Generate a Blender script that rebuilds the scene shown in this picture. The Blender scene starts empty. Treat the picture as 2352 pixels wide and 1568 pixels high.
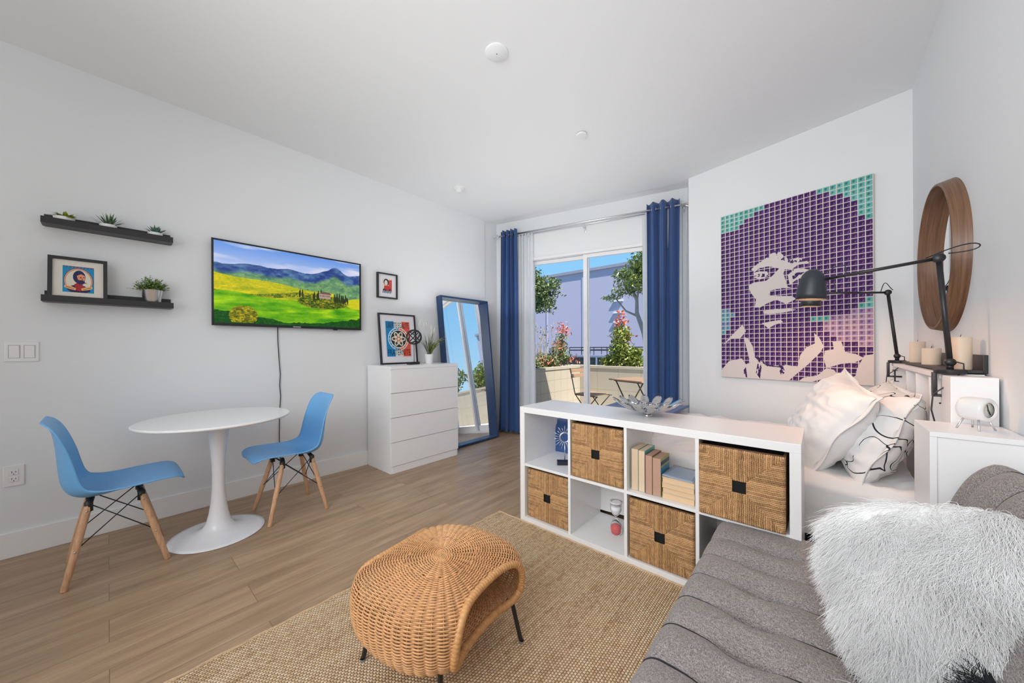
import bpy, bmesh, math, random
import numpy as np
from mathutils import Vector, Matrix, noise
R = math.radians
PI = math.pi
scene = bpy.context.scene
COL = scene.collection

# ------------------------------------------------------------------ camera
EYE = 1.1654
cam_d = bpy.data.cameras.new('camera')
cam = bpy.data.objects.new('camera', cam_d)
COL.objects.link(cam)
cam.matrix_world = (Matrix.Translation((0, 0, EYE)) @ Matrix.Rotation(R(41.0885), 4, 'Z')
                    @ Matrix.Rotation(R(90), 4, 'X') @ Matrix.Rotation(R(-0.275), 4, 'Z'))
cam_d.sensor_width = 36.0
cam_d.lens = 36.0 * 809.4 / 2352
cam_d.shift_y = 14.8 / 2352
cam_d.clip_start = 0.02
scene.camera = cam

# ------------------------------------------------------------------ light and exposure
scene.view_settings.view_transform = 'Standard'
scene.view_settings.look = 'None'
scene.view_settings.exposure = 0.0
scene.view_settings.gamma = 1.0
scene.view_settings.use_curve_mapping = False
scene.cycles.max_bounces = 10
scene.cycles.diffuse_bounces = 6
scene.cycles.glossy_bounces = 5
scene.cycles.transparent_max_bounces = 16
scene.cycles.sample_clamp_indirect = 6.0
scene.cycles.use_denoising = True

world = bpy.data.worlds.new('sky')
scene.world = world
world.use_nodes = True
wn, wl = world.node_tree.nodes, world.node_tree.links
wn.clear()
w_out = wn.new('ShaderNodeOutputWorld')
w_bg = wn.new('ShaderNodeBackground')
w_co = wn.new('ShaderNodeTexCoord')
w_sep = wn.new('ShaderNodeSeparateXYZ')
w_rmp = wn.new('ShaderNodeValToRGB')
w_rmp.color_ramp.elements[0].position = 0.0
w_rmp.color_ramp.elements[0].color = (0.52, 0.78, 0.96, 1)
w_rmp.color_ramp.elements[1].position = 0.75
w_rmp.color_ramp.elements[1].color = (0.12, 0.34, 0.86, 1)
e = w_rmp.color_ramp.elements.new(0.22)
e.color = (0.28, 0.62, 0.97, 1)
wl.new(w_co.outputs['Generated'], w_sep.inputs[0])
wl.new(w_sep.outputs['Z'], w_rmp.inputs[0])
wl.new(w_rmp.outputs[0], w_bg.inputs[0])
w_bg.inputs[1].default_value = 1.0
wl.new(w_bg.outputs[0], w_out.inputs[0])

def lamp(name, kind, energy, loc, rot=(0, 0, 0), size=None, size_y=None, color=(1, 1, 1)):
    d = bpy.data.lights.new(name, kind)
    d.energy = energy
    d.color = color
    if kind == 'AREA':
        d.shape = 'RECTANGLE'
        d.size, d.size_y = size, size_y or size
    o = bpy.data.objects.new(name, d)
    COL.objects.link(o)
    o.location = loc
    o.rotation_euler = rot
    return o
sun = lamp('sun', 'SUN', 9.5, (0, 0, 8), color=(1.0, 0.95, 0.86))
sun.rotation_euler = Vector((-0.62, 0.22, -1.0)).to_track_quat('-Z', 'Y').to_euler()
sun.data.angle = R(0.6)
# added fill panel before the windowless rear wall, lighting the room forwards
a = lamp('rear_fill', 'AREA', 27, (-1.0, -2.45, 1.4), size=3.6, size_y=2.4, color=(0.96, 0.98, 1.0))
a.rotation_euler = Vector((0.0, 1.0, 0.0)).to_track_quat('-Z', 'Y').to_euler()
# added soft fill panels, aimed up to brighten the ceiling
a = lamp('ceiling_fill', 'AREA', 9.5, (-2.15, 2.75, 1.6), (R(180), 0, 0), size=2.3, size_y=1.5, color=(0.97, 0.985, 1.0))
a = lamp('ceiling_fill', 'AREA', 4.5, (-0.9, 0.9, 1.5), (R(180), 0, 0), size=2.0, size_y=2.0, color=(0.97, 0.985, 1.0))
a = lamp('front_fill', 'AREA', 34, (-0.85, -0.75, 1.9), size=2.3, size_y=1.5, color=(0.97, 0.985, 1.0))  # added fill panel behind the viewer, brightens the furniture
a.rotation_euler = Vector((-0.12, 1.0, -0.22)).to_track_quat('-Z', 'Y').to_euler()
a.data.spread = R(125)
a = lamp('rear_ceiling_fill', 'AREA', 9, (-0.7, -1.2, 0.9), size=2.2, size_y=1.6, color=(0.96, 0.98, 1.0))  # added unseen panel behind the viewer, tilted up to lift the ceiling
a.rotation_euler = Vector((0.0, 0.25, 1.0)).to_track_quat('-Z', 'Y').to_euler()

# ------------------------------------------------------------------ materials
def _n(nt, t, **kw):
    n = nt.nodes.new(t)
    for k, v in kw.items():
        if hasattr(n, k):
            setattr(n, k, v)
        else:
            n.inputs[k].default_value = v
    return n
def new_mat(name):
    m = bpy.data.materials.new(name)
    m.use_nodes = True
    return m, m.node_tree, m.node_tree.nodes['Principled BSDF']
def rgb(c):
    return (c[0], c[1], c[2], 1.0)
def s2l(*c):
    return tuple((x / 255 / 12.92 if x / 255 <= 0.04045 else ((x / 255 + 0.055) / 1.055) ** 2.4) for x in c)
def mat(name, color, rough=0.5, metal=0.0, var=0.04, vscale=30.0, bump=0.0, bscale=200.0, spec=0.5, sheen=0.0, stretch=(1, 1, 1), coord='Object'):
    """principled surface with a mild procedural variation of its colour and an optional fine bump"""
    m, nt, b = new_mat(name)
    b.inputs['Roughness'].default_value = rough
    b.inputs['Metallic'].default_value = metal
    b.inputs['Specular IOR Level'].default_value = spec
    if sheen:
        b.inputs['Sheen Weight'].default_value = sheen
    tc = _n(nt, 'ShaderNodeTexCoord')
    mp = _n(nt, 'ShaderNodeMapping')
    mp.inputs['Scale'].default_value = stretch
    nt.links.new(tc.outputs[coord], mp.inputs[0])
    nz = _n(nt, 'ShaderNodeTexNoise', Scale=vscale, Detail=4.0)
    nt.links.new(mp.outputs[0], nz.inputs['Vector'])
    mx = _n(nt, 'ShaderNodeMix', data_type='RGBA')
    mx.inputs['A'].default_value = rgb([max(0, x * (1 - var)) for x in color])
    mx.inputs['B'].default_value = rgb([min(1, x * (1 + var)) for x in color])
    nt.links.new(nz.outputs['Fac'], mx.inputs['Factor'])
    nt.links.new(mx.outputs['Result'], b.inputs['Base Color'])
    if bump:
        n2 = _n(nt, 'ShaderNodeTexNoise', Scale=bscale, Detail=3.0)
        nt.links.new(mp.outputs[0], n2.inputs['Vector'])
        bp = _n(nt, 'ShaderNodeBump', Strength=bump, Distance=0.002)
        nt.links.new(n2.outputs['Fac'], bp.inputs['Height'])
        nt.links.new(bp.outputs[0], b.inputs['Normal'])
    return m
def attr_mat(name, rough=0.6, emit=0.0, attr='paint', spec=0.3):
    m, nt, b = new_mat(name)
    at = _n(nt, 'ShaderNodeAttribute', attribute_name=attr)
    nt.links.new(at.outputs['Color'], b.inputs['Base Color'])
    b.inputs['Roughness'].default_value = rough
    b.inputs['Specular IOR Level'].default_value = spec
    if emit:
        nt.links.new(at.outputs['Color'], b.inputs['Emission Color'])
        b.inputs['Emission Strength'].default_value = emit
        b.inputs['Base Color'].default_value = (0, 0, 0, 1)
        for l in list(b.inputs['Base Color'].links):
            nt.links.remove(l)
    return m
def emit_mat(name, color, strength):
    m, nt, b = new_mat(name)
    b.inputs['Emission Color'].default_value = rgb(color)
    b.inputs['Emission Strength'].default_value = strength
    b.inputs['Base Color'].default_value = rgb(color)
    return m

def floor_mat():
    m, nt, b = new_mat('oak_planks')
    tc = _n(nt, 'ShaderNodeTexCoord')
    mp = _n(nt, 'ShaderNodeMapping')
    mp.inputs['Rotation'].default_value = (0, 0, R(90))
    nt.links.new(tc.outputs['Object'], mp.inputs[0])
    br = _n(nt, 'ShaderNodeTexBrick')
    br.offset = 0.37
    br.inputs['Scale'].default_value = 1.0
    br.inputs['Mortar Size'].default_value = 0.0012
    br.inputs['Brick Width'].default_value = 1.22
    br.inputs['Row Height'].default_value = 0.178
    br.inputs['Bias'].default_value = 0.0
    br.inputs['Color1'].default_value = (0.0, 0, 0, 1)
    br.inputs['Color2'].default_value = (1, 1, 1, 1)
    br.inputs['Mortar'].default_value = (0.5, 0.5, 0.5, 1)
    nt.links.new(mp.outputs[0], br.inputs['Vector'])
    m2 = _n(nt, 'ShaderNodeMapping')
    m2.inputs['Scale'].default_value = (9.0, 0.9, 1.0)
    nt.links.new(tc.outputs['Object'], m2.inputs[0])
    ad = _n(nt, 'ShaderNodeVectorMath', operation='ADD')
    sc = _n(nt, 'ShaderNodeVectorMath', operation='SCALE')
    sc.inputs['Scale'].default_value = 13.0
    nt.links.new(br.outputs['Color'], sc.inputs[0])
    nt.links.new(m2.outputs[0], ad.inputs[0])
    nt.links.new(sc.outputs[0], ad.inputs[1])
    n1 = _n(nt, 'ShaderNodeTexNoise', Scale=1.6, Detail=6.0, Roughness=0.62, Distortion=0.6)
    nt.links.new(ad.outputs[0], n1.inputs['Vector'])
    m3 = _n(nt, 'ShaderNodeMapping')
    m3.inputs['Scale'].default_value = (70.0, 2.5, 1.0)
    nt.links.new(tc.outputs['Object'], m3.inputs[0])
    n2 = _n(nt, 'ShaderNodeTexNoise', Scale=2.0, Detail=4.0)
    nt.links.new(m3.outputs[0], n2.inputs['Vector'])
    cr = _n(nt, 'ShaderNodeValToRGB')
    cr.color_ramp.elements[0].position = 0.30
    cr.color_ramp.elements[0].color = rgb((0.29, 0.185, 0.108))
    cr.color_ramp.elements[1].position = 0.72
    cr.color_ramp.elements[1].color = rgb((0.50, 0.345, 0.218))
    nt.links.new(n1.outputs['Fac'], cr.inputs[0])
    mx = _n(nt, 'ShaderNodeMix', data_type='RGBA', blend_type='MULTIPLY')
    mx.inputs['Factor'].default_value = 0.35
    nt.links.new(cr.outputs[0], mx.inputs['A'])
    nt.links.new(n2.outputs['Fac'], mx.inputs['B'])
    # per plank tone
    mr = _n(nt, 'ShaderNodeMapRange')
    mr.inputs['To Min'].default_value = 1.10
    mr.inputs['To Max'].default_value = 1.25
    nt.links.new(br.outputs['Color'], mr.inputs['Value'])
    m4 = _n(nt, 'ShaderNodeMix', data_type='RGBA', blend_type='MULTIPLY')
    m4.inputs['Factor'].default_value = 1.0
    nt.links.new(mx.outputs['Result'], m4.inputs['A'])
    nt.links.new(mr.outputs['Result'], m4.inputs['B'])
    # joints
    m5 = _n(nt, 'ShaderNodeMix', data_type='RGBA')
    m5.inputs['B'].default_value = rgb((0.20, 0.13, 0.08))
    nt.links.new(br.outputs['Fac'], m5.inputs['Factor'])
    nt.links.new(m4.outputs['Result'], m5.inputs['A'])
    nt.links.new(m5.outputs['Result'], b.inputs['Base Color'])
    b.inputs['Roughness'].default_value = 0.34
    b.inputs['Specular IOR Level'].default_value = 0.35
    bp = _n(nt, 'ShaderNodeBump', Strength=0.12, Distance=0.002)
    nt.links.new(n2.outputs['Fac'], bp.inputs['Height'])
    nt.links.new(bp.outputs[0], b.inputs['Normal'])
    return m

def wood_mat(name, dark, light, scale=(3, 3, 30), rough=0.45, wave=6.0):
    m, nt, b = new_mat(name)
    tc = _n(nt, 'ShaderNodeTexCoord')
    mp = _n(nt, 'ShaderNodeMapping')
    mp.inputs['Scale'].default_value = scale
    nt.links.new(tc.outputs['Object'], mp.inputs[0])
    nz = _n(nt, 'ShaderNodeTexNoise', Scale=wave, Detail=6.0, Roughness=0.6, Distortion=0.8)
    nt.links.new(mp.outputs[0], nz.inputs['Vector'])
    cr = _n(nt, 'ShaderNodeValToRGB')
    cr.color_ramp.elements[0].position = 0.3
    cr.color_ramp.elements[0].color = rgb(dark)
    cr.color_ramp.elements[1].position = 0.7
    cr.color_ramp.elements[1].color = rgb(light)
    nt.links.new(nz.outputs['Fac'], cr.inputs[0])
    nt.links.new(cr.outputs[0], b.inputs['Base Color'])
    b.inputs['Roughness'].default_value = rough
    return m

def fabric_mat(name, c1, c2, c3, scale=900.0):
    """heathered woven upholstery: crossing stretched noises in three yarn colours"""
    m, nt, b = new_mat(name)
    tc = _n(nt, 'ShaderNodeTexCoord')
    outs = []
    for st in ((1.0, 0.13, 0.4), (0.13, 1.0, 0.4)):
        mp = _n(nt, 'ShaderNodeMapping')
        mp.inputs['Scale'].default_value = st
        nt.links.new(tc.outputs['Object'], mp.inputs[0])
        nz = _n(nt, 'ShaderNodeTexNoise', Scale=scale, Detail=2.0)
        nt.links.new(mp.outputs[0], nz.inputs['Vector'])
        outs.append(nz)
    av = _n(nt, 'ShaderNodeMath', operation='MAXIMUM')
    nt.links.new(outs[0].outputs['Fac'], av.inputs[0])
    nt.links.new(outs[1].outputs['Fac'], av.inputs[1])
    cr = _n(nt, 'ShaderNodeValToRGB')
    el = cr.color_ramp.elements
    el[0].position, el[0].color = 0.42, rgb(c1)
    el[1].position, el[1].color = 0.70, rgb(c3)
    x = el.new(0.56)
    x.color = rgb(c2)
    nt.links.new(av.outputs[0], cr.inputs[0])
    nt.links.new(cr.outputs[0], b.inputs['Base Color'])
    bp = _n(nt, 'ShaderNodeBump', Strength=0.35, Distance=0.0012)
    nt.links.new(av.outputs[0], bp.inputs['Height'])
    nt.links.new(bp.outputs[0], b.inputs['Normal'])
    b.inputs['Roughness'].default_value = 0.95
    b.inputs['Specular IOR Level'].default_value = 0.1
    b.inputs['Sheen Weight'].default_value = 0.15
    return m

def sheer_mat():
    m, nt, b = new_mat('sheer_voile')
    b.inputs['Base Color'].default_value = (0.93, 0.94, 0.95, 1)
    b.inputs['Roughness'].default_value = 0.9
    b.inputs['Transmission Weight'].default_value = 0.0
    tr = _n(nt, 'ShaderNodeBsdfTranslucent')
    tr.inputs['Color'].default_value = (0.9, 0.92, 0.94, 1)
    mx = _n(nt, 'ShaderNodeMixShader')
    mx.inputs[0].default_value = 0.55
    out = nt.nodes['Material Output']
    nt.links.new(b.outputs[0], mx.inputs[1])
    nt.links.new(tr.outputs[0], mx.inputs[2])
    nt.links.new(mx.outputs[0], out.inputs[0])
    return m

def glass_mat():
    m, nt, b = new_mat('window_glass')
    out = nt.nodes['Material Output']
    tp = _n(nt, 'ShaderNodeBsdfTransparent')
    gl = _n(nt, 'ShaderNodeBsdfGlossy')
    gl.inputs['Roughness'].default_value = 0.01
    lw = _n(nt, 'ShaderNodeLayerWeight')
    pw_ = _n(nt, 'ShaderNodeMath', operation='POWER')
    pw_.inputs[1].default_value = 5.0
    nt.links.new(lw.outputs['Facing'], pw_.inputs[0])
    fr = _n(nt, 'ShaderNodeMath', operation='MULTIPLY_ADD')
    fr.inputs[1].default_value = 0.75
    fr.inputs[2].default_value = 0.0
    nt.links.new(pw_.outputs[0], fr.inputs[0])
    mx = _n(nt, 'ShaderNodeMixShader')
    nt.links.new(fr.outputs[0], mx.inputs[0])
    nt.links.new(tp.outputs[0], mx.inputs[1])
    nt.links.new(gl.outputs[0], mx.inputs[2])
    nt.links.new(mx.outputs[0], out.inputs[0])
    return m

def leaf_mat(name, c1, c2, scale=9.0):
    m, nt, b = new_mat(name)
    tc = _n(nt, 'ShaderNodeTexCoord')
    nz = _n(nt, 'ShaderNodeTexNoise', Scale=scale, Detail=3.0)
    nt.links.new(tc.outputs['Object'], nz.inputs['Vector'])
    mx = _n(nt, 'ShaderNodeValToRGB')
    mx.color_ramp.elements[0].position = 0.35
    mx.color_ramp.elements[0].color = rgb(c1)
    mx.color_ramp.elements[1].position = 0.65
    mx.color_ramp.elements[1].color = rgb(c2)
    nt.links.new(nz.outputs['Fac'], mx.inputs[0])
    nt.links.new(mx.outputs[0], b.inputs['Base Color'])
    b.inputs['Roughness'].default_value = 0.5
    return m

def jute_mat():
    m, nt, b = new_mat('jute_weave')
    tc = _n(nt, 'ShaderNodeTexCoord')
    sp = _n(nt, 'ShaderNodeSeparateXYZ')
    nt.links.new(tc.outputs['Object'], sp.inputs[0])
    def M(op, a, bb=None, c=None):
        n = _n(nt, 'ShaderNodeMath', operation=op)
        for i, v in enumerate((a, bb, c)):
            if v is None:
                continue
            if isinstance(v, (int, float)):
                n.inputs[i].default_value = v
            else:
                nt.links.new(v, n.inputs[i])
        return n.outputs[0]
    px, py = 0.0105, 0.0125          # rope pitch across u, bead pitch along v
    row = M('FLOOR', M('DIVIDE', sp.outputs['X'], px))
    fx = M('FRACT', M('DIVIDE', sp.outputs['X'], px))
    off = M('MULTIPLY', M('MODULO', row, 2.0), 0.5)
    yy = M('ADD', M('DIVIDE', sp.outputs['Y'], py), off)
    fy = M('FRACT', yy)
    cell = M('FLOOR', yy)
    hx = M('SINE', M('MULTIPLY', fx, PI))
    hy = M('SINE', M('MULTIPLY', fy, PI))
    hgt = M('POWER', M('MULTIPLY', M('POWER', hx, 0.6), M('POWER', hy, 0.5)), 0.8)
    cmb = _n(nt, 'ShaderNodeCombineXYZ')
    nt.links.new(row, cmb.inputs[0])
    nt.links.new(cell, cmb.inputs[1])
    wn_ = _n(nt, 'ShaderNodeTexWhiteNoise')
    nt.links.new(cmb.outputs[0], wn_.inputs['Vector'])
    big = _n(nt, 'ShaderNodeTexNoise', Scale=2.2, Detail=3.0)
    nt.links.new(tc.outputs['Object'], big.inputs['Vector'])
    streak = _n(nt, 'ShaderNodeMapping')
    streak.inputs['Scale'].default_value = (38.0, 1.6, 1.0)
    nt.links.new(tc.outputs['Object'], streak.inputs[0])
    ns = _n(nt, 'ShaderNodeTexNoise', Scale=1.5, Detail=3.0)
    nt.links.new(streak.outputs[0], ns.inputs['Vector'])
    fine = _n(nt, 'ShaderNodeTexNoise', Scale=260.0, Detail=3.0)
    nt.links.new(tc.outputs['Object'], fine.inputs['Vector'])
    t = M('ADD', M('MULTIPLY', wn_.outputs['Value'], 0.22), M('MULTIPLY', ns.outputs['Fac'], 0.54))
    t = M('ADD', t, M('MULTIPLY', fine.outputs['Fac'], 0.24))
    cr = _n(nt, 'ShaderNodeValToRGB')
    el = cr.color_ramp.elements
    el[0].position, el[0].color = 0.20, rgb((0.42, 0.235, 0.11))
    el[1].position, el[1].color = 0.80, rgb((0.95, 0.78, 0.56))
    x = el.new(0.5)
    x.color = rgb((0.78, 0.56, 0.345))
    nt.links.new(t, cr.inputs[0])
    gap = M('SMOOTH_MIN', M('MULTIPLY', hgt, 1.9), 1.0, 0.2)
    mx = _n(nt, 'ShaderNodeMix', data_type='RGBA')
    mx.inputs['A'].default_value = rgb((0.17, 0.09, 0.045))
    nt.links.new(gap, mx.inputs['Factor'])
    nt.links.new(cr.outputs[0], mx.inputs['B'])
    nt.links.new(mx.outputs['Result'], b.inputs['Base Color'])
    bp = _n(nt, 'ShaderNodeBump', Strength=1.0, Distance=0.006)
    hh = M('ADD', hgt, M('MULTIPLY', fine.outputs['Fac'], 0.25))
    nt.links.new(hh, bp.inputs['Height'])
    nt.links.new(bp.outputs[0], b.inputs['Normal'])
    b.inputs['Roughness'].default_value = 0.9
    b.inputs['Specular IOR Level'].default_value = 0.15
    return m

M_WALL = mat('wall_paint', (0.785, 0.80, 0.81), 0.75, var=0.008, vscale=3, bump=0.08, bscale=260, spec=0.2)
M_CEIL = mat('ceiling_paint', (0.825, 0.84, 0.85), 0.85, var=0.006, vscale=3, bump=0.06, bscale=200, spec=0.15)
M_TRIM = mat('trim_paint', (0.86, 0.86, 0.85), 0.4, var=0.01)
M_FLOOR = floor_mat()
M_VINYL = mat('white_vinyl', (0.83, 0.83, 0.84), 0.35, var=0.01)
M_GLASS = glass_mat()
M_WHITE = mat('white_laminate', (0.83, 0.83, 0.83), 0.28, var=0.01)
M_WHITE2 = mat('white_foil', (0.88, 0.88, 0.89), 0.33, var=0.01)
M_PLATE = mat('white_plastic', (0.82, 0.82, 0.82), 0.35, var=0.01)
M_BLACK = mat('black_metal', (0.018, 0.018, 0.02), 0.38, var=0.1)
M_BLKWOOD = mat('black_stained_wood', (0.022, 0.020, 0.022), 0.42, var=0.15, vscale=60)
M_BLUEPL = mat('blue_plastic', s2l(112, 178, 232), 0.42, var=0.01, bump=0.05, bscale=600)
M_BEECH = wood_mat('beech_dowel', (0.50, 0.27, 0.14), (0.70, 0.43, 0.26), (14, 14, 2.0))
M_CHROME = mat('polished_steel', (0.56, 0.555, 0.56), 0.12, 1.0, var=0.02)
M_NICKEL = mat('brushed_nickel', (0.55, 0.53, 0.50), 0.3, 1.0, var=0.05)
M_GALV = mat('brushed_aluminium', (0.74, 0.74, 0.75), 0.3, 1.0, var=0.05, stretch=(1, 1, 0.1))
M_NAVY = mat('navy_lacquer', (0.012, 0.045, 0.13), 0.32, var=0.05)
M_CURT = mat('blue_curtain_cloth', (0.034, 0.090, 0.255), 0.75, var=0.06, vscale=40, bump=0.15, bscale=900, sheen=0.2, spec=0.3)
M_SHEER = sheer_mat()
M_MIRROR = mat('silvered_glass', (0.93, 0.94, 0.95), 0.01, 1.0, var=0.0)
M_WALNUT = wood_mat('walnut_veneer', (0.10, 0.045, 0.022), (0.25, 0.13, 0.072), (1.5, 1.5, 46), 0.4, 2.2)
M_JUTE = jute_mat()
M_FUTON = fabric_mat('grey_heather', (0.13, 0.115, 0.115), (0.27, 0.245, 0.24), (0.46, 0.42, 0.40))
M_SHEET = mat('white_cotton', (0.80, 0.80, 0.80), 0.85, var=0.01, bump=0.12, bscale=500, spec=0.15, sheen=0.1)
M_LENS = emit_mat('warm_bulb', (1.0, 0.55, 0.25), 3.0)

# ------------------------------------------------------------------ mesh helpers
class MB:
    """collects shapes that together make ONE mesh object"""
    def __init__(s):
        s.v, s.f, s.mi = [], [], []
        s.cur = 0
    def add(s, vs, fs):
        o = len(s.v)
        s.v.extend([tuple(map(float, p)) for p in vs])
        s.f.extend([tuple(int(i) + o for i in f) for f in fs])
        s.mi.extend([s.cur] * len(fs))
        return s
    def box(s, x0, x1, y0, y1, z0, z1, bev=0.0, mtx=None):
        bm = bmesh.new()
        bmesh.ops.create_cube(bm, size=1.0)
        for v in bm.verts:
            v.co = Vector(((x0 + x1) / 2 + v.co.x * (x1 - x0), (y0 + y1) / 2 + v.co.y * (y1 - y0), (z0 + z1) / 2 + v.co.z * (z1 - z0)))
        if bev:
            bmesh.ops.bevel(bm, geom=bm.edges[:], offset=bev, segments=2, affect='EDGES', profile=0.6)
        if mtx is not None:
            bm.transform(mtx)
        bm.verts.index_update()
        s.add([v.co for v in bm.verts], [[v.index for v in f.verts] for f in bm.faces])
        bm.free()
        return s
    def tube(s, pts, r, n=8, closed=False, caps=True):
        P = [Vector(p) for p in pts]
        m = len(P)
        rs = [r] * m if isinstance(r, (int, float)) else list(r)
        vs, fs = [], []
        up = None
        for i in range(m):
            if closed:
                t = P[(i + 1) % m] - P[i - 1]
            else:
                t = P[min(i + 1, m - 1)] - P[max(i - 1, 0)]
            t = t.normalized() if t.length > 1e-9 else Vector((0, 0, 1))
            if up is None:
                up = Vector((0, 0, 1)) if abs(t.z) < 0.9 else Vector((1, 0, 0))
            a = (up - t * up.dot(t))
            a = a.normalized() if a.length > 1e-6 else t.orthogonal().normalized()
            up = a
            c = t.cross(a)
            for k in range(n):
                g = 2 * PI * k / n
                vs.append(P[i] + (a * math.cos(g) + c * math.sin(g)) * rs[i])
        for i in range(m if closed else m - 1):
            j = (i + 1) % m
            for k in range(n):
                k2 = (k + 1) % n
                fs.append((i * n + k, i * n + k2, j * n + k2, j * n + k))
        if caps and not closed:
            fs.append(tuple(range(n - 1, -1, -1)))
            fs.append(tuple((m - 1) * n + k for k in range(n)))
        return s.add(vs, fs)
    def lathe(s, prof, n=32, c=(0, 0, 0), mtx=None, sx=1.0, sy=1.0):
        """profile [(radius, z)...] around the z axis; radius 0 closes to a point"""
        vs, fs, rings = [], [], []
        for r, z in prof:
            if r < 1e-6:
                rings.append([len(vs)])
                vs.append(Vector((0, 0, z)))
            else:
                rings.append(list(range(len(vs), len(vs) + n)))
                for k in range(n):
                    g = 2 * PI * k / n
                    vs.append(Vector((r * math.cos(g) * sx, r * math.sin(g) * sy, z)))
        for A, B in zip(rings, rings[1:]):
            for k in range(n):
                k2 = (k + 1) % n
                if len(A) == 1 and len(B) == 1:
                    continue
                if len(A) == 1:
                    fs.append((A[0], B[k], B[k2]))
                elif len(B) == 1:
                    fs.append((A[k2], A[k], B[0]))
                else:
                    fs.append((A[k], B[k], B[k2], A[k2]))
        T = Matrix.Translation(c) if mtx is None else mtx
        return s.add([T @ v for v in vs], fs)
    def grid(s, fn, nu, nv, closed_u=False):
        """surface fn(a, b) for a, b in 0..1"""
        vs = []
        for i in range(nu + (0 if closed_u else 1)):
            for j in range(nv + 1):
                vs.append(fn(i / nu, j / nv))
        fs = []
        nr = nu if closed_u else nu
        cnt = nu if closed_u else nu + 1
        for i in range(nr):
            i2 = (i + 1) % cnt
            for j in range(nv):
                fs.append((i * (nv + 1) + j, i2 * (nv + 1) + j, i2 * (nv + 1) + j + 1, i * (nv + 1) + j + 1))
        return s.add(vs, fs)
    def prism(s, pts, z0, z1, mtx=None):
        """flat outline (x, y) extruded from z0 to z1"""
        n = len(pts)
        T = mtx if mtx is not None else Matrix.Identity(4)
        vs = [T @ Vector((x, y, z0)) for x, y in pts] + [T @ Vector((x, y, z1)) for x, y in pts]
        fs = [tuple(range(n - 1, -1, -1)), tuple(range(n, 2 * n))]
        for k in range(n):
            k2 = (k + 1) % n
            fs.append((k, k2, n + k2, n + k))
        return s.add(vs, fs)
    def blade(s, base, tip, width, bend, n=5, twist=None):
        """a narrow leaf from base to tip, bent by the vector bend, folded along its midrib"""
        base, tip, bend = Vector(base), Vector(tip), Vector(bend)
        d = (tip - base)
        side = d.cross(twist or Vector((0.3, 0.2, 1))).normalized()
        nrm = side.cross(d).normalized()
        vs, fs = [], []
        for i in range(n + 1):
            t = i / n
            c = base + d * t + bend * (t * t)
            w = width * 0.5 * max(0.02, math.sin(PI * min(1, 0.12 + 0.88 * t)) ** 0.7)
            vs += [c - side * w + nrm * w * 0.25, c, c + side * w + nrm * w * 0.25]
        for i in range(n):
            a = i * 3
            fs += [(a, a + 1, a + 4, a + 3), (a + 1, a + 2, a + 5, a + 4)]
        return s.add(vs, fs)

def link(name, me, parent=None, loc=None, rot=None):
    o = bpy.data.objects.new(name, me)
    COL.objects.link(o)
    if parent is not None:
        o.parent = parent
    if loc is not None:
        o.location = loc
    if rot is not None:
        o.rotation_euler = rot
    return o
def obj(name, mb, m, parent=None, smooth=False, loc=None, rot=None, angle=None, solid=None, sub=0):
    me = bpy.data.meshes.new(name)
    me.from_pydata(mb.v, [], mb.f)
    for x in (m if isinstance(m, (list, tuple)) else [m]):
        me.materials.append(x)
    if isinstance(m, (list, tuple)):
        me.polygons.foreach_set('material_index', mb.mi)
    if smooth or angle:
        me.polygons.foreach_set('use_smooth', [True] * len(me.polygons))
        if angle:
            me.set_sharp_from_angle(angle=R(angle))
    me.update()
    o = link(name, me, parent, loc, rot)
    if solid:
        md = o.modifiers.new('thickness', 'SOLIDIFY')
        md.thickness = solid
        md.offset = 0
    if sub:
        md = o.modifiers.new('smooth', 'SUBSURF')
        md.levels = md.render_levels = sub
    return o
def tag(o, label, cat, group=None, kind=None):
    o['label'] = label
    o['category'] = cat
    if group:
        o['group'] = group
    if kind:
        o['kind'] = kind
    return o
def thing(name, label, cat, loc=(0, 0, 0), rot=(0, 0, 0), group=None):
    o = bpy.data.objects.new(name, None)
    o.empty_display_size = 0.1
    COL.objects.link(o)
    o.location = loc
    o.rotation_euler = rot
    return tag(o, label, cat, group)
def struct(name, mb, m, **kw):
    o = obj(name, mb, m, **kw)
    o['kind'] = 'structure'
    return o
def dup(root, loc, rot=None, label=None, group=None):
    r = root.copy()
    COL.objects.link(r)
    r.location = loc
    if rot is not None:
        r.rotation_euler = rot
    if label:
        r['label'] = label
    if group:
        r['group'] = group
    for ch in list(root.children):
        c = ch.copy()
        COL.objects.link(c)
        c.parent = r
        for g in list(ch.children):
            d = g.copy()
            COL.objects.link(d)
            d.parent = c
    return r
def inpoly(X, Y, poly):
    """mask of the points inside a polygon"""
    ins = np.zeros(X.shape, bool)
    n = len(poly)
    for i in range(n):
        x0, y0 = poly[i]
        x1, y1 = poly[(i + 1) % n]
        if y0 == y1:
            continue
        c = ((y0 > Y) != (y1 > Y)) & (X < (x1 - x0) * (Y - y0) / (y1 - y0) + x0)
        ins ^= c
    return ins
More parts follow.
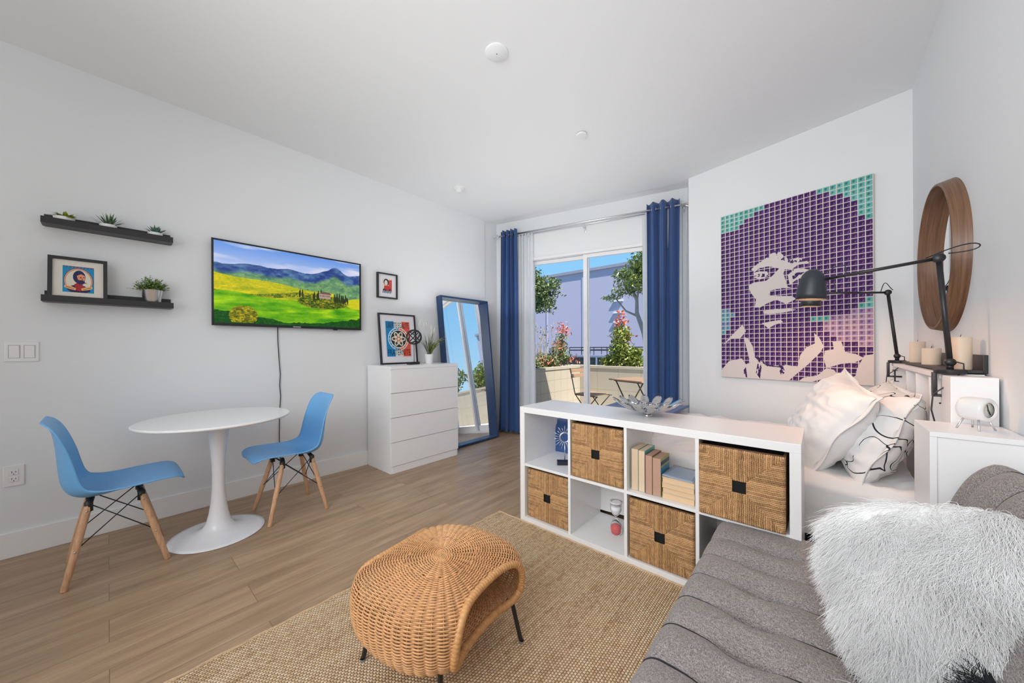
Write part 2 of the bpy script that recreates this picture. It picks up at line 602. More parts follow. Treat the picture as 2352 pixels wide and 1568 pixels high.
def painted(name, w, h, img, m, parent, loc=(0, 0, 0), rot=(0, 0, 0)):
    """a flat printed surface in local x (width) and z (height), facing -y; img is rows from the top, sRGB 0..1"""
    H, W = img.shape[:2]
    xs = np.linspace(-w / 2, w / 2, W + 1)
    zs = np.linspace(h, 0, H + 1)
    X, Z = np.meshgrid(xs, zs)
    V = np.stack([X.ravel(), np.zeros(X.size), Z.ravel()], 1)
    i = np.arange(H)[:, None] * (W + 1) + np.arange(W)[None, :]
    F = np.stack([i, i + W + 1, i + W + 2, i + 1], -1).reshape(-1, 4)
    me = bpy.data.meshes.new(name)
    me.vertices.add(len(V))
    me.vertices.foreach_set('co', V.ravel())
    me.loops.add(F.size)
    me.loops.foreach_set('vertex_index', F.ravel().astype(np.int32))
    me.polygons.add(len(F))
    me.polygons.foreach_set('loop_start', (np.arange(len(F)) * 4).astype(np.int32))
    lin = np.where(img <= 0.04045, img / 12.92, ((np.clip(img, 0, 1) + 0.055) / 1.055) ** 2.4).reshape(-1, 3)
    ca = me.color_attributes.new('paint', 'FLOAT_COLOR', 'CORNER')
    c4 = np.ones((len(F), 4, 4), np.float32)
    c4[:, :, :3] = lin[:, None, :]
    ca.data.foreach_set('color', c4.ravel())
    me.materials.append(m)
    me.update(calc_edges=True)
    return link(name, me, parent, loc, rot)
def text_mb(txt, size, width=None, height=None, depth=0.0006, extrude=True):
    """lettering as a mesh in the local x-z plane facing -y, fitted to a width and height"""
    cu = bpy.data.curves.new('lettering', 'FONT')
    cu.body = txt
    cu.size = size
    cu.align_x = 'CENTER'
    cu.extrude = depth / 2
    o = bpy.data.objects.new('lettering', cu)
    COL.objects.link(o)
    dg = bpy.context.evaluated_depsgraph_get()
    me = o.evaluated_get(dg).to_mesh()
    vs = [v.co.copy() for v in me.vertices]
    fs = [tuple(p.vertices) for p in me.polygons]
    o.evaluated_get(dg).to_mesh_clear()
    bpy.data.objects.remove(o)
    bpy.data.curves.remove(cu)
    x0, x1 = min(v.x for v in vs), max(v.x for v in vs)
    y0, y1 = min(v.y for v in vs), max(v.y for v in vs)
    kx = (width / (x1 - x0)) if width else 1
    ky = (height / (y1 - y0)) if height else kx
    mb = MB()
    mb.add([((v.x - (x0 + x1) / 2) * kx, -v.z, (v.y - y0) * ky) for v in vs], fs)
    return mb
rnd = random.Random(7)

# ================================================================== the setting
CH = 2.895
LW, RW = -3.438, 0.478            # left and right wall faces
WA = Vector((-3.438, 3.64, 0))    # start of the glazed wall, its direction turned 13 degrees
MW = Matrix.Translation(WA) @ Matrix.Rotation(R(13.1), 4, 'Z')
VB = -2.6                         # unseen rear wall

mb = MB().prism([(-3.7, VB - .1), (0.7, VB - .1), (0.7, 3.6), (-1.0, 4.0), (-1.0, 4.35), (-3.7, 3.72)], -0.12, 0.0)
struct('floor', mb, M_FLOOR)
def wpt(s, y=0.0):
    p = MW @ Vector((s, y, 0))
    return (p.x, p.y)
a0, a1 = wpt(-0.02, -0.20), wpt(2.47, -0.20)
mb = MB().prism([(-3.7, VB - .1), (0.7, VB - .1), (0.7, 3.9), (-0.98, 3.98), a1, a0, (-3.7, a0[1])], CH, CH + 0.15)
mb.prism([a0, a1, (-0.9, 4.5), (-3.7, 3.8), (-3.7, a0[1])], CH + 0.022, CH + 0.15)
struct('ceiling', mb, M_CEIL)
mb = MB().prism([(LW - .12, VB), (LW, VB), (LW, 3.385), (LW - .014, 3.387), (LW - .014, 3.75), (LW - .12, 3.75)], 0, CH + .1)
struct('wall_left', mb, M_WALL)
struct('wall_right', MB().box(RW, RW + .12, VB, 3.75, 0, CH + .1), M_WALL)
struct('wall_rear', MB().box(LW - .12, RW + .12, VB - .12, VB, 0, CH + .1), M_WALL)
mb = MB().prism([(-1.006, 3.925), (RW + .02, 3.553), (RW + .12, 3.70), (-0.97, 4.07), (-0.955, 4.35), (-1.078, 4.35), (-1.078, 4.18)], 0, CH + .1)
struct('wall_alcove', mb, M_WALL)
S0, S1, ZH = 0.44, 2.10, 2.375
mb = MB()
mb.box(-0.15, S0, 0, 0.14, 0, CH + .1, mtx=MW)
mb.box(S1, 2.47, 0, 0.14, 0, CH + .1, mtx=MW)
mb.box(S0, S1, 0, 0.14, ZH, CH + .1, mtx=MW)
struct('wall_back', mb, M_WALL)
# baseboards
struct('baseboard_left', MB().box(LW, LW + .013, VB, 3.63, 0, .1416, .003), M_TRIM)
struct('baseboard_back', MB().box(0.02, S0 - .03, -.013, 0, 0, .1416, .003, mtx=MW), M_TRIM)
struct('baseboard_right', MB().box(RW - .013, RW, VB, 3.5, 0, .1416, .003), M_TRIM)
# sliding balcony door
door = link('door_1', None)
door.matrix_world = MW
door['kind'] = 'structure'
fr = MB()
fr.box(S0, S0 + .035, -.012, .12, 0, ZH, .003)
fr.box(S1 - .035, S1, -.012, .12, 0, ZH, .003)
fr.box(S0, S1, -.012, .12, ZH - .035, ZH, .003)
fr.box(S0, S1, -.012, .12, 0, .03, .003)
obj('door_frame', fr, M_VINYL, door)['kind'] = 'structure'
def sash(x0, x1, y0, y1, st, nm):
    f = MB()
    z0, z1 = .03, ZH - .037
    f.box(x0, x0 + st, y0, y1, z0, z1, .003)
    f.box(x1 - st, x1, y0, y1, z0, z1, .003)
    f.box(x0 + st, x1 - st, y0, y1, z1 - .045, z1, .003)
    f.box(x0 + st, x1 - st, y0, y1, z0, z0 + .08, .003)
    o = obj(nm, f, M_VINYL, door)
    o['kind'] = 'structure'
    ym = (y0 + y1) / 2
    g = obj('glass_pane', MB().box(x0 + st, x1 - st, ym - .003, ym + .003, z0 + .08, z1 - .045), M_GLASS, o)
    g['kind'] = 'structure'
sash(S0 + .035, 1.295, .07, .105, .062, 'fixed_sash')
sash(1.235, S1 - .035, .02, .055, .05, 'sliding_sash')

# ================================================================== ceiling fittings
t = thing('ceiling_plate', 'large flat round white blank plate on the ceiling, nearest the viewer', 'ceiling plate', (-1.416, 1.501, CH))
obj('plate', MB().lathe([(0, -.010), (.060, -.010), (.066, -.006), (.067, 0.0)], 40), M_CEIL, t, angle=40)
obj('screw', MB().lathe([(0, -.0115), (.003, -.0115), (.003, -.0098)], 10), M_BLACK, t)
t = thing('sprinkler_cover', 'small round white sprinkler cover plate flush on the ceiling', 'sprinkler cover', (-1.443, 2.525, CH))
obj('cover', MB().lathe([(0, -.016), (.037, -.016), (.041, -.012), (.042, -.007), (.030, -.005), (.030, 0)], 32), M_PLATE, t, angle=40)
t = thing('smoke_detector', 'domed white smoke detector on the ceiling near the balcony door', 'smoke detector', (-2.93, 2.50, CH))
obj('base', MB().lathe([(.062, 0), (.062, -.014), (.056, -.018), (.03, -.018)], 32), M_PLATE, t, angle=40)
obj('sensor_dome', MB().lathe([(.046, -.018), (.044, -.026), (.034, -.028), (.033, -.040), (.024, -.047), (0, -.048)], 32), M_PLATE, t, angle=40)

# ================================================================== wall plates
def wall_obj(v, z, u=LW):
    return dict(loc=(u, v, z), rot=(0, 0, R(90)))
t = thing('light_switch', 'white double rocker light switch plate on the left wall', 'light switch', **wall_obj(-.3225, 1.158))
obj('plate', MB().box(-.0585, .0585, -.006, 0, -.057, .057, .003), M_PLATE, t)
for sx in (-.026, .026):
    k = obj('rocker', MB().box(-.0175, .0175, -.0085, -.004, -.034, .034, .002, mtx=Matrix.Translation((sx, 0, 0)) @ Matrix.Rotation(R(3), 4, 'X')), M_PLATE, t)
    obj('rim', MB().box(sx - .020, sx - .018, -.0072, -.004, -.036, .036).box(sx + .018, sx + .020, -.0072, -.004, -.036, .036).box(sx - .02, sx + .02, -.0072, -.004, .0355, .0375).box(sx - .02, sx + .02, -.0072, -.004, -.0375, -.0355), mat('switch_gap', (.45, .45, .45), .6), k)
t = thing('power_outlet', 'white double power socket low on the left wall', 'power outlet', **wall_obj(-.3515, .457))
obj('plate', MB().box(-.0355, .0355, -.006, 0, -.058, .058, .003), M_PLATE, t)
for sz in (-.019, .019):
    k = obj('socket', MB().box(-.0165, .0165, -.008, -.004, sz - .0165, sz + .0165, .003), M_PLATE, t)
    d = MB().box(-.0075, -.0055, -.0086, -.0078, sz - .002, sz + .008).box(.0055, .0075, -.0086, -.0078, sz - .001, sz + .007)
    d.box(-.002, .002, -.0086, -.0078, sz - .011, sz - .007)
    obj('socket_slot', d, M_BLACK, k)

# ================================================================== picture ledges with their things
def ledge(label, v0, v1, zb, u_wall=LW, depth=.108, side=1, lip=.037):
    t = thing('picture_ledge', label, 'wall shelf', (u_wall, (v0 + v1) / 2, zb), (0, 0, R(90) if side > 0 else R(-90)), 'black picture ledges')
    w = (v1 - v0) / 2
    obj('back_plate', MB().box(-w + .006, w - .006, -.012, 0, 0, .070, .0015), M_BLKWOOD, t)
    obj('shelf_board', MB().box(-w, w, -depth + .012, -.012, 0, .012, .0015), M_BLKWOOD, t)
    obj('front_lip', MB().box(-w, w, -depth, -depth + .012, 0, lip, .0015), M_BLKWOOD, t)
    return t
ledge('upper black picture ledge carrying three small succulents', -.250, .296, 1.895)
ledge('lower black picture ledge carrying a framed print and a potted plant', -.250, .297, 1.447)
def succulent(v, label, kind, rr):
    t = thing('potted_succulent', label, 'potted plant', (-3.375, v, 1.9072), (0, 0, rnd.random()), 'succulents on the upper ledge')
    obj('pot', MB().lathe([(0, 0), (rr * .82, 0), (rr * .9, .006), (rr, .044), (rr * .93, .044), (rr * .85, .036), (0, .036)], 28), M_PLATE, t, angle=40)
    mb = MB()
    q = random.Random(len(label))
    if kind == 0:
        for i in range(58):
            a, el = q.random() * 6.28, .10 + q.random() * 1.1
            L = .036 + q.random() * .024
            b = Vector((math.cos(a) * .008, math.sin(a) * .008, .036))
            d = Vector((math.cos(a) * math.cos(el), math.sin(a) * math.cos(el), math.sin(el) * .8)) * L
            mb.blade(b, b + d, .020, (0, 0, -.002), 4)
        m = leaf_mat('yellow_green_succulent', (.16, .20, .012), (.36, .40, .03), 60)
    else:
        n = 26 if kind == 1 else 34
        for i in range(n):
            a, el = i * 2.4, .25 + 1.15 * (i / n)
            L = (.078 if kind == 1 else .058) * (.8 + .4 * q.random())
            b = Vector((math.cos(a) * .004, math.sin(a) * .004, .035))
            d = Vector((math.cos(a) * math.cos(el), math.sin(a) * math.cos(el), math.sin(el))) * L
            mb.blade(b, b + d, .010 if kind == 1 else .013, (0, 0, .003), 4)
        m = leaf_mat('dark_succulent' if kind == 1 else 'blue_succulent', (.03, .07, .04) if kind == 1 else (.05, .12, .10), (.10, .20, .08) if kind == 1 else (.14, .27, .20), 80)
    obj('leaves', mb, m, t, smooth=True)
succulent(-.168, 'low yellow-green succulent in a white bowl, leftmost on the upper ledge', 0, .042)
succulent(.004, 'spiky dark green succulent in a white bowl, middle of the upper ledge', 1, .039)
succulent(.212, 'small blue-green rosette succulent in a white bowl, rightmost on the upper ledge', 2, .037)

M_PRINT = attr_mat('printed_paper', 0.55)
M_MATBOARD = mat('cream_mount_board', s2l(222, 216, 205), 0.8, var=0.01)
M_PAPER = mat('white_paper', s2l(226, 224, 228), 0.7, var=0.01)
def frame(t, w, h, bw, depth, mount, m=M_BLACK):
    """picture frame in local x-z, front towards -y"""
    f = MB()
    f.box(-w / 2, -w / 2 + bw, -depth, 0, 0, h, .001)
    f.box(w / 2 - bw, w / 2, -depth, 0, 0, h, .001)
    f.box(-w / 2 + bw, w / 2 - bw, -depth, 0, 0, bw, .001)
    f.box(-w / 2 + bw, w / 2 - bw, -depth, 0, h - bw, h, .001)
    obj('frame', f, m, t)
    obj('mount', MB().box(-w / 2 + bw, w / 2 - bw, -depth * .45, -depth * .2, bw, h - bw), mount, t)
def canvas(W, H, c):
    im = np.zeros((H, W, 3)) + np.array(c) / 255.0
    yy, xx = np.mgrid[0:H, 0:W]
    return im, (xx + .5) / W, (yy + .5) / H
def pc(im, mask, c):
    im[mask] = np.array(c) / 255.0

# framed print of a man in an oval
t = thing('framed_print', 'black framed portrait of a bearded man in an oval on blue, on the lower ledge', 'picture', (-3.352, -.1145, 1.4592), (R(-8), 0, R(90)))
frame(t, .228, .262, .017, .018, M_MATBOARD)
im, X, Y = canvas(352, 320, (28, 140, 190))
A = 1.18
el = lambda cx, cy, rx, ry: ((X - cx) / rx) ** 2 + ((Y - cy) / ry) ** 2 < 1
pc(im, el(.5, .56, .47, .50), (150, 60, 50)); pc(im, el(.5, .56, .445, .475), (235, 200, 160)); pc(im, el(.5, .56, .425, .45), (150, 60, 50))
pc(im, el(.5, .56, .41, .435), (222, 214, 196))
for k in range(26):
    pc(im, (X > .03 + k * .037) & (X < .055 + k * .037) & (Y < .035 + .03 * ((k * 7) % 3 / 2)), [(60, 60, 80), (190, 70, 50), (90, 70, 60)][k % 3])
pc(im, inpoly(X, Y, [(.14, .9), (.2, .78), (.36, .72), (.5, .86), (.66, .73), (.84, .80), (.88, .93), (.74, 1.0), (.26, 1.0)]), (46, 44, 78))
pc(im, inpoly(X, Y, [(.36, .70), (.46, .62), (.62, .66), (.68, .80), (.56, .95), (.42, .92)]), (168, 48, 52))
pc(im, el(.52, .40, .20, .25), (44, 48, 92))
pc(im, inpoly(X, Y, [(.44, .36), (.58, .28), (.70, .34), (.71, .46), (.66, .56), (.56, .58), (.48, .50)]), (232, 150, 112))
pc(im, inpoly(X, Y, [(.44, .50), (.54, .52), (.62, .51), (.71, .56), (.66, .66), (.52, .68), (.42, .60)]), (44, 48, 92))
pc(im, inpoly(X, Y, [(.53, .41), (.58, .39), (.60, .43), (.55, .44)]), (40, 44, 80)); pc(im, inpoly(X, Y, [(.64, .40), (.69, .39), (.69, .42), (.65, .43)]), (40, 44, 80))
pc(im, inpoly(X, Y, [(.60, .42), (.65, .50), (.60, .51)]), (190, 90, 70))
pc(im, inpoly(X, Y, [(.52, .58), (.66, .58), (.78, .62), (.64, .64)]), (60, 50, 80))
for s in (1, -1):
    xx = (X - .5) * s + .5
    pc(im, inpoly(xx, Y, [(.06, .74), (.24, .76), (.42, .84), (.40, .92), (.20, .88), (.05, .82)]), (238, 176, 120))
    pc(im, inpoly(xx, Y, [(.10, .78), (.36, .86), (.36, .875), (.10, .80)]), (90, 60, 60))
painted('print', .120, .160, im, M_PRINT, t, (0, -.0085, .050))

# leafy plant in a metal pot
t = thing('potted_plant', 'bushy small-leaved green plant in a tapered metal pot on the lower ledge', 'potted plant', (-3.378, .196, 1.4592))
obj('pot', MB().lathe([(0, 0), (.038, 0), (.040, .003), (.053, .104), (.0545, .106), (.052, .106), (.049, .09), (0, .09)], 36), M_GALV, t, angle=40)
mb, st = MB(), MB()
q = random.Random(5)
for i in range(150):
    a, el = q.random() * 6.28, .15 + q.random() * 1.35
    L = .05 + q.random() * .055
    b = Vector((math.cos(a) * .02 * q.random(), math.sin(a) * .02 * q.random(), .092))
    d = Vector((math.cos(a) * math.cos(el) * 1.05, math.sin(a) * math.cos(el) * .85, math.sin(el) * .95)) * L
    tip = b + d
    if tip.x < -.055:
        tip.x = -.055 * q.random()
    st.tube([b, b + (tip - b) * .5 + Vector((0, 0, .006)), tip], .0006, 4)
    for k in range(7):
        s = b + (tip - b) * (.45 + .6 * k / 6)
        o = Vector((q.uniform(-1, 1), q.uniform(-1, 1), q.uniform(-.3, 1))).normalized() * .013
        if s.x + o.x < -.057:
            continue
        mb.blade(s, s + o, .0085, (0, 0, -.001), 3)
lv = obj('foliage', mb, leaf_mat('small_green_leaves', (.05, .12, .018), (.30, .42, .10), 55), t, smooth=True)
obj('stems', st, leaf_mat('thin_green_stems', (.04, .10, .02), (.1, .18, .05)), lv)

# ================================================================== television
t = thing('television', 'wall mounted flat television showing a green landscape', 'television', (LW, 1.0705, 1.345), (0, 0, R(90)))
w, h = 1.130, .651
obj('case', MB().box(-w / 2 + .01, w / 2 - .01, -.040, -.004, .012, h - .01, .004), M_BLACK, t)
f = MB()
f.box(-w / 2, -w / 2 + .013, -.050, -.036, 0, h, .002).box(w / 2 - .013, w / 2, -.050, -.036, 0, h, .002)
f.box(-w / 2 + .013, w / 2 - .013, -.050, -.036, h - .012, h, .002).box(-w / 2 + .013, w / 2 - .013, -.050, -.036, 0, .021, .002)
obj('bezel', f, mat('glossy_black', (.012, .012, .014), .12), t)
obj('brand_mark', MB().box(-.03, .03, -.0506, -.0499, .007, .013), M_GALV, t)
obj('sensor', MB().box(.30, .34, -.049, -.040, -.008, .001, .002), M_BLACK, t)
W, H = 640, 360
im, X, Y = canvas(W, H, (130, 170, 225))
def fbm(x, y, s, o=4, seed=0.0):
    r = np.zeros(x.shape)
    rs = np.random.RandomState(int(seed * 10) + 3)
    for k in range(o):
        n = int(s * 2 ** k) + 2
        g = rs.rand(n + 2, n + 2)
        gx, gy = x * n, y * n
        i, j = np.clip(gx.astype(int), 0, n), np.clip(gy.astype(int), 0, n)
        fx, fy = gx - i, gy - j
        fx, fy = fx * fx * (3 - 2 * fx), fy * fy * (3 - 2 * fy)
        r += (g[j, i] * (1 - fx) * (1 - fy) + g[j, i + 1] * fx * (1 - fy) + g[j + 1, i] * (1 - fx) * fy + g[j + 1, i + 1] * fx * fy) * .5 ** k
    return r / 1.9
def mixc(c1, c2, t):
    t = np.clip(t, 0, 1)[..., None]
    return np.array(c1) / 255. * (1 - t) + np.array(c2) / 255. * t
cl = fbm(X * .6 + Y * .3, np.clip(Y * 1.8 - X * .25 + .3, 0, 1), 4, 5, 1)
sky = mixc((104, 150, 226), (170, 190, 235), Y * 4)
sky = sky * (1 - np.clip((cl - .42) * 4, 0, 1)[..., None]) + mixc((238, 232, 240), (205, 208, 235), Y * 5) * np.clip((cl - .42) * 4, 0, 1)[..., None]
im[:] = sky
hor = .262 - .075 * X - .085 * np.exp(-((X - .80) / .06) ** 2) - .02 * np.exp(-((X - .70) / .04) ** 2) + .012 * np.sin(X * 23) + .018 * (fbm(X, Y * 0, 20, 3, 2) - .5)
hor = hor + .03 * np.exp(-((X - .55) / .1) ** 2)
n1, n2, n3 = fbm(X, Y, 24, 5, 3), fbm(X, Y * .98, 60, 3, 4) * .6 + fbm(X, Y * .98, 170, 2, 12) * .45, fbm(X * .5, np.clip(Y * 1.9 - .9 + X * .1, 0, 1), 10, 3, 5)
far = mixc((38, 62, 128), (92, 128, 168), (n1 - .3) * 2)
im = np.where((Y > hor)[..., None], far, im)
mid = mixc((70, 118, 98), (150, 190, 110), (n1 * .6 + n2 * .6 - .35) * 1.8)
b1 = hor + .075 + .05 * X
t1 = np.clip((Y - b1) / .05, 0, 1)[..., None]
im = np.where((Y > b1)[..., None], im * (1 - t1) + mid * t1, im)
hill = .385 + .165 * X + .01 * np.sin(X * 14)
yel = mixc((140, 160, 30), (248, 216, 30), (n3 * .8 + n2 * .55 - .36) * 1.8)
im = np.where(((Y > hill) & (X < .78))[..., None], yel, im)
tr = .60 + .05 * np.sin(X * 7 + .5) + .02 * X
im = np.where(((Y > tr - .035) & (Y < tr + .03) & (X < .75))[..., None], mixc((60, 92, 26), (205, 186, 40), (n2 - .3) * 2.6), im)
field = mixc((56, 138, 12), (176, 216, 24), (n3 * .7 + (n2 - .5) * .22 + fbm(X, Y, 9, 3, 8) * .6 - .35) * 1.9)
fl = .645 + .05 * np.exp(-((X - .08) / .15) ** 2) * -1 + .04 * X * X
im = np.where((Y > fl)[..., None], field, im)
im = np.where(((((X - 1.0) / .13) ** 2 + ((Y - .63) / .085) ** 2 < 1 + .3 * (n2 - .5)))[..., None], mixc((230, 205, 30), (170, 190, 30), n2), im)
bush = ((X - .70) / .20) ** 2 + ((Y - .645) / .10) ** 2 < 1 + .8 * (n2 - .5)
im = np.where(bush[..., None], mixc((38, 70, 16), (196, 176, 40), (n2 - .34) * 2.8), im)
dk = Y + .06 * np.sin(X * 5 + 2) > .90 + .05 * (n1 - .5)
im = np.where(dk[..., None], mixc((8, 60, 20), (40, 110, 22), (n2 - .3) * 2), im)
bb = ((X - .165) / .085) ** 2 + ((Y - .895) / .125) ** 2 < 1 + .6 * (n2 - .5)
im = np.where((bb & (Y < .985))[..., None], mixc((70, 82, 12), (226, 200, 40), (n2 - .3) * 2.4), im)
q = random.Random(3)
for k in range(26):
    cx = [.525, .545, .63, .655, .68, .79, .805, .815, .83, .845, .86, .875, .885, .90][k % 14] + q.uniform(-.006, .006)
    cy, ch = .60 + .03 * (cx > .78) + q.uniform(-.02, .02), q.uniform(.07, .14)
    im = np.where((((X - cx) / .0055) ** 2 + ((Y - cy + ch / 2) / (ch / 2)) ** 2 < 1)[..., None], mixc((26, 42, 22), (62, 66, 20), n2), im)
pc(im, (X > .665) & (X < .755) & (Y > .515) & (Y < .585), (176, 150, 140)); pc(im, inpoly(X, Y, [(.66, .52), (.70, .485), (.745, .49), (.765, .525)]), (120, 84, 80))
for k in range(7):
    pc(im, (X > .672 + k * .012) & (X < .677 + k * .012) & (Y > .54) & (Y < .558), (70, 54, 60))
painted('screen', w - .026, h - .033, im, attr_mat('lit_screen', .3, 1.0), t, (0, -.0405, .021))
pts = [(-3.428, .937, 1.36), (-3.428, .938, 1.25), (-3.428, .945, 1.10), (-3.428, .955, .95), (-3.428, .950, .86), (-3.428, .957, .77), (-3.428, .948, .62), (-3.426, .945, .42), (-3.425, .952, .22)]
tag(obj('power_cable', MB().tube(pts, .0032, 6), M_BLACK, smooth=True), 'thin black cable hanging down the wall below the television', 'cable')

# small framed print
t = thing('framed_print', 'small black framed red and navy figure print hanging above the dresser', 'picture', (LW, 1.933, 1.692), (0, 0, R(90)))
frame(t, .228, .262, .013, .030, M_PAPER)
im, X, Y = canvas(162, 240, (226, 214, 200))
el = lambda cx, cy, rx, ry: ((X - cx) / rx) ** 2 + ((Y - cy) / ry) ** 2 < 1
pc(im, inpoly(X, Y, [(.55, .10), (1, .05), (1, .95), (.80, .98), (.65, .5)]), (206, 78, 66))
pc(im, inpoly(X, Y, [(.02, .80), (.30, .55), (.8, .6), (.98, 1), (.02, 1)]), (34, 48, 78))
pc(im, el(.40, .25, .28, .24), (40, 46, 70)); pc(im, el(.38, .30, .17, .19), (232, 216, 200))
pc(im, inpoly(X, Y, [(.18, .50), (.55, .46), (.86, .60), (.6, .82), (.2, .72)]), (200, 60, 54))
for k in range(6):
    pc(im, inpoly(X, Y, [(.05 + .16 * k, .82), (.10 + .16 * k, .82), (.18 + .16 * k, 1), (.10 + .16 * k, 1)]), (220, 222, 228))
pc(im, (Y > .275) & (Y < .295) & (((X > .28) & (X < .36)) | ((X > .42) & (X < .5))), (40, 46, 70)); pc(im, (Y > .40) & (Y < .42) & (X > .33) & (X < .45), (190, 50, 50))
painted('print', .108, .152, im, M_PRINT, t, (0, -.0145, .055))

# ================================================================== dresser
t = thing('dresser', 'white four drawer chest against the left wall', 'chest of drawers', (-3.42, 1.7156, 0))
# local x = depth from the wall, local y = width
obj('side_panel', MB().box(0, .425, 0, .018, 0, .972, .001), M_WHITE2, t)
obj('side_panel', MB().box(0, .425, .782, .80, 0, .972, .001), M_WHITE2, t)
obj('top_panel', MB().box(0, .438, -.001, .801, .972, 1.0, .001), M_WHITE2, t)
obj('back_panel', MB().box(.003, .010, .018, .782, .02, .97), M_WHITE2, t)
obj('plinth', MB().box(.38, .432, .018, .782, 0, .066, .001), M_WHITE2, t)
zs = [(.070, .284), (.292, .513), (.521, .742), (.750, .9665)]
for z0, z1 in zs:
    dr = obj('drawer', MB().box(.424, .440, .002, .798, z0, z1, .0012).box(.05, .424, .03, .77, z0 + .02, z1 - .05), M_WHITE2, t)
    g = MB().prism([(.420, z1 - .002), (.4405, z1 - .002), (.4405, z1 + .0045), (.432, z1 + .0045), (.425, z1 + .002)], -.005, .805, mtx=Matrix(((1, 0, 0, 0), (0, 0, 1, 0), (0, 1, 0, 0), (0, 0, 0, 1))))
    obj('grip_rail', g, M_WHITE, dr)

# leaning poster with lettering and a plain rosette (generic)
t = thing('framed_poster', 'framed blue, white and red lettered poster leaning on top of the dresser', 'picture', (-3.368, 2.040, 1.0005), (R(-6.5), 0, R(90)))
frame(t, .436, .536, .015, .022, M_PAPER)
im, X, Y = canvas(330, 440, (226, 224, 218))
pc(im, X < .335, (28, 132, 188)); pc(im, X > .665, (222, 92, 72))
rr = np.sqrt(((X - .5)) ** 2 + ((Y - .5) * 1.32) ** 2)
an = np.arctan2((Y - .5) * 1.32, X - .5)
pc(im, (rr < .43) & (X < .5), (36, 146, 204)); pc(im, (rr < .43) & (X >= .5), (230, 116, 92))
pc(im, (rr < .43) & (rr > .40), (216, 226, 228)); pc(im, rr < .345, (236, 230, 212)); pc(im, rr < .315, (40, 42, 48))
pc(im, rr < .17 + .12 * np.abs(np.cos(3 * an)), (232, 222, 200))
pc(im, rr < .13 + .12 * np.abs(np.cos(3 * an)) ** 2, (70, 78, 84))
pc(im, rr < .11 + .09 * np.abs(np.sin(3 * an)), (228, 214, 190))
pc(im, rr < .09 + .03 * np.cos(6 * an), (208, 110, 96))
pc(im, rr < .045, (236, 230, 212))
for k in range(18):
    a = k * 2 * PI / 18
    pc(im, (X - .5 - .373 * math.cos(a)) ** 2 + ((Y - .5) * 1.32 - .373 * math.sin(a)) ** 2 < .00022, (240, 240, 236))
pr = painted('print', .283, .374, im, M_PRINT, t, (0, -.0142, .080))
def lettering(txt, w, h, x, z, parent):
    l = text_mb(txt, .1, w, h, .0004)
    return obj('lettering', l, M_BLACK, parent, loc=(x, -.0006, z))
lettering('LIBERTE EGALITE', .262, .058, 0, .305, pr)
lettering('FRATERNITE', .262, .062, 0, .012, pr)

# wire sphere sculpture
t = thing('wire_sphere_sculpture', 'black openwork sphere sculpture on a stand in front of the poster', 'sculpture', (-3.165, 2.075, 1.0003), (0, 0, R(12)))
obj('base', MB().box(-.028, .028, -.065, .065, 0, .026, .002), M_BLACK, t)
obj('stem', MB().tube([(0, .012, .026), (0, .012, .208)], .0032, 8), M_BLACK, t, smooth=True)
mb = MB()
c = Vector((0, .012, .283))
for k in range(6):
    ax = Matrix.Rotation(R(30 * k), 4, Vector((.35, .6, .72)).normalized())
    base = Vector((.35, .6, .72)).orthogonal().normalized()
    e1 = Vector((.35, .6, .72)).normalized()
    e2 = (ax.to_3x3() @ base)
    mb.tube([c + (e1 * math.cos(g) + e2 * math.sin(g)) * .076 for g in np.linspace(0, 2 * PI, 41)[:-1]], .0042, 6, closed=True)
e1 = Vector((.35, .6, .72)).orthogonal().normalized()
e2 = Vector((.35, .6, .72)).normalized().cross(e1)
mb.tube([c + (e1 * math.cos(g) + e2 * math.sin(g)) * .078 for g in np.linspace(0, 2 * PI, 41)[:-1]], .0055, 6, closed=True)
obj('wire_sphere', mb, M_BLACK, t, smooth=True)

# grass plant
t = thing('potted_grass', 'tall grassy plant with white plumes in a small white pot on the dresser', 'potted plant', (-3.20, 2.296, 1.0003))
obj('pot', MB().lathe([(0, 0), (.034, 0), (.036, .004), (.045, .092), (.048, .093), (.048, .102), (.044, .102), (.042, .085), (0, .085)], 32), M_PLATE, t, angle=40)
mb, wl_ = MB(), MB()
q = random.Random(11)
for i in range(95):
    a = q.random() * 6.28
    L = .16 + q.random() * .16
    s = .1 + q.random() * .55
    b = Vector((math.cos(a) * .02 * q.random(), math.sin(a) * .02 * q.random(), .088))
    tip = b + Vector((math.cos(a) * L * s * .6, math.sin(a) * L * s * .6, L))
    if tip.y + math.sin(a) * L * s * .5 < -.06 or tip.x + math.cos(a) * L * s * .5 < -.19:
        continue
    mb.blade(b, tip, .008, (math.cos(a) * L * s * .5, math.sin(a) * L * s * .5, -L * s * .55), 7)
obj('grass_blades', mb, leaf_mat('grass_blades_green', (.02, .06, .02), (.28, .33, .07), 30), t, smooth=True)
for k in range(8):
    a = q.random() * 6.28
    b = Vector((0, 0, .09))
    tip = Vector((math.cos(a) * .09 * q.random(), math.sin(a) * .14, .32 + q.random() * .16))
    wl_.tube([b, b.lerp(tip, .6) , tip], [.001, .001, .001], 4)
    d = (tip - b).normalized()
    wl_.tube([tip - d * .07, tip - d * .05, tip - d * .02, tip], [.002, .006, .006, .001], 7)
obj('white_plumes', wl_, mat('cream_plume', (.75, .73, .66), .9), t, smooth=True)

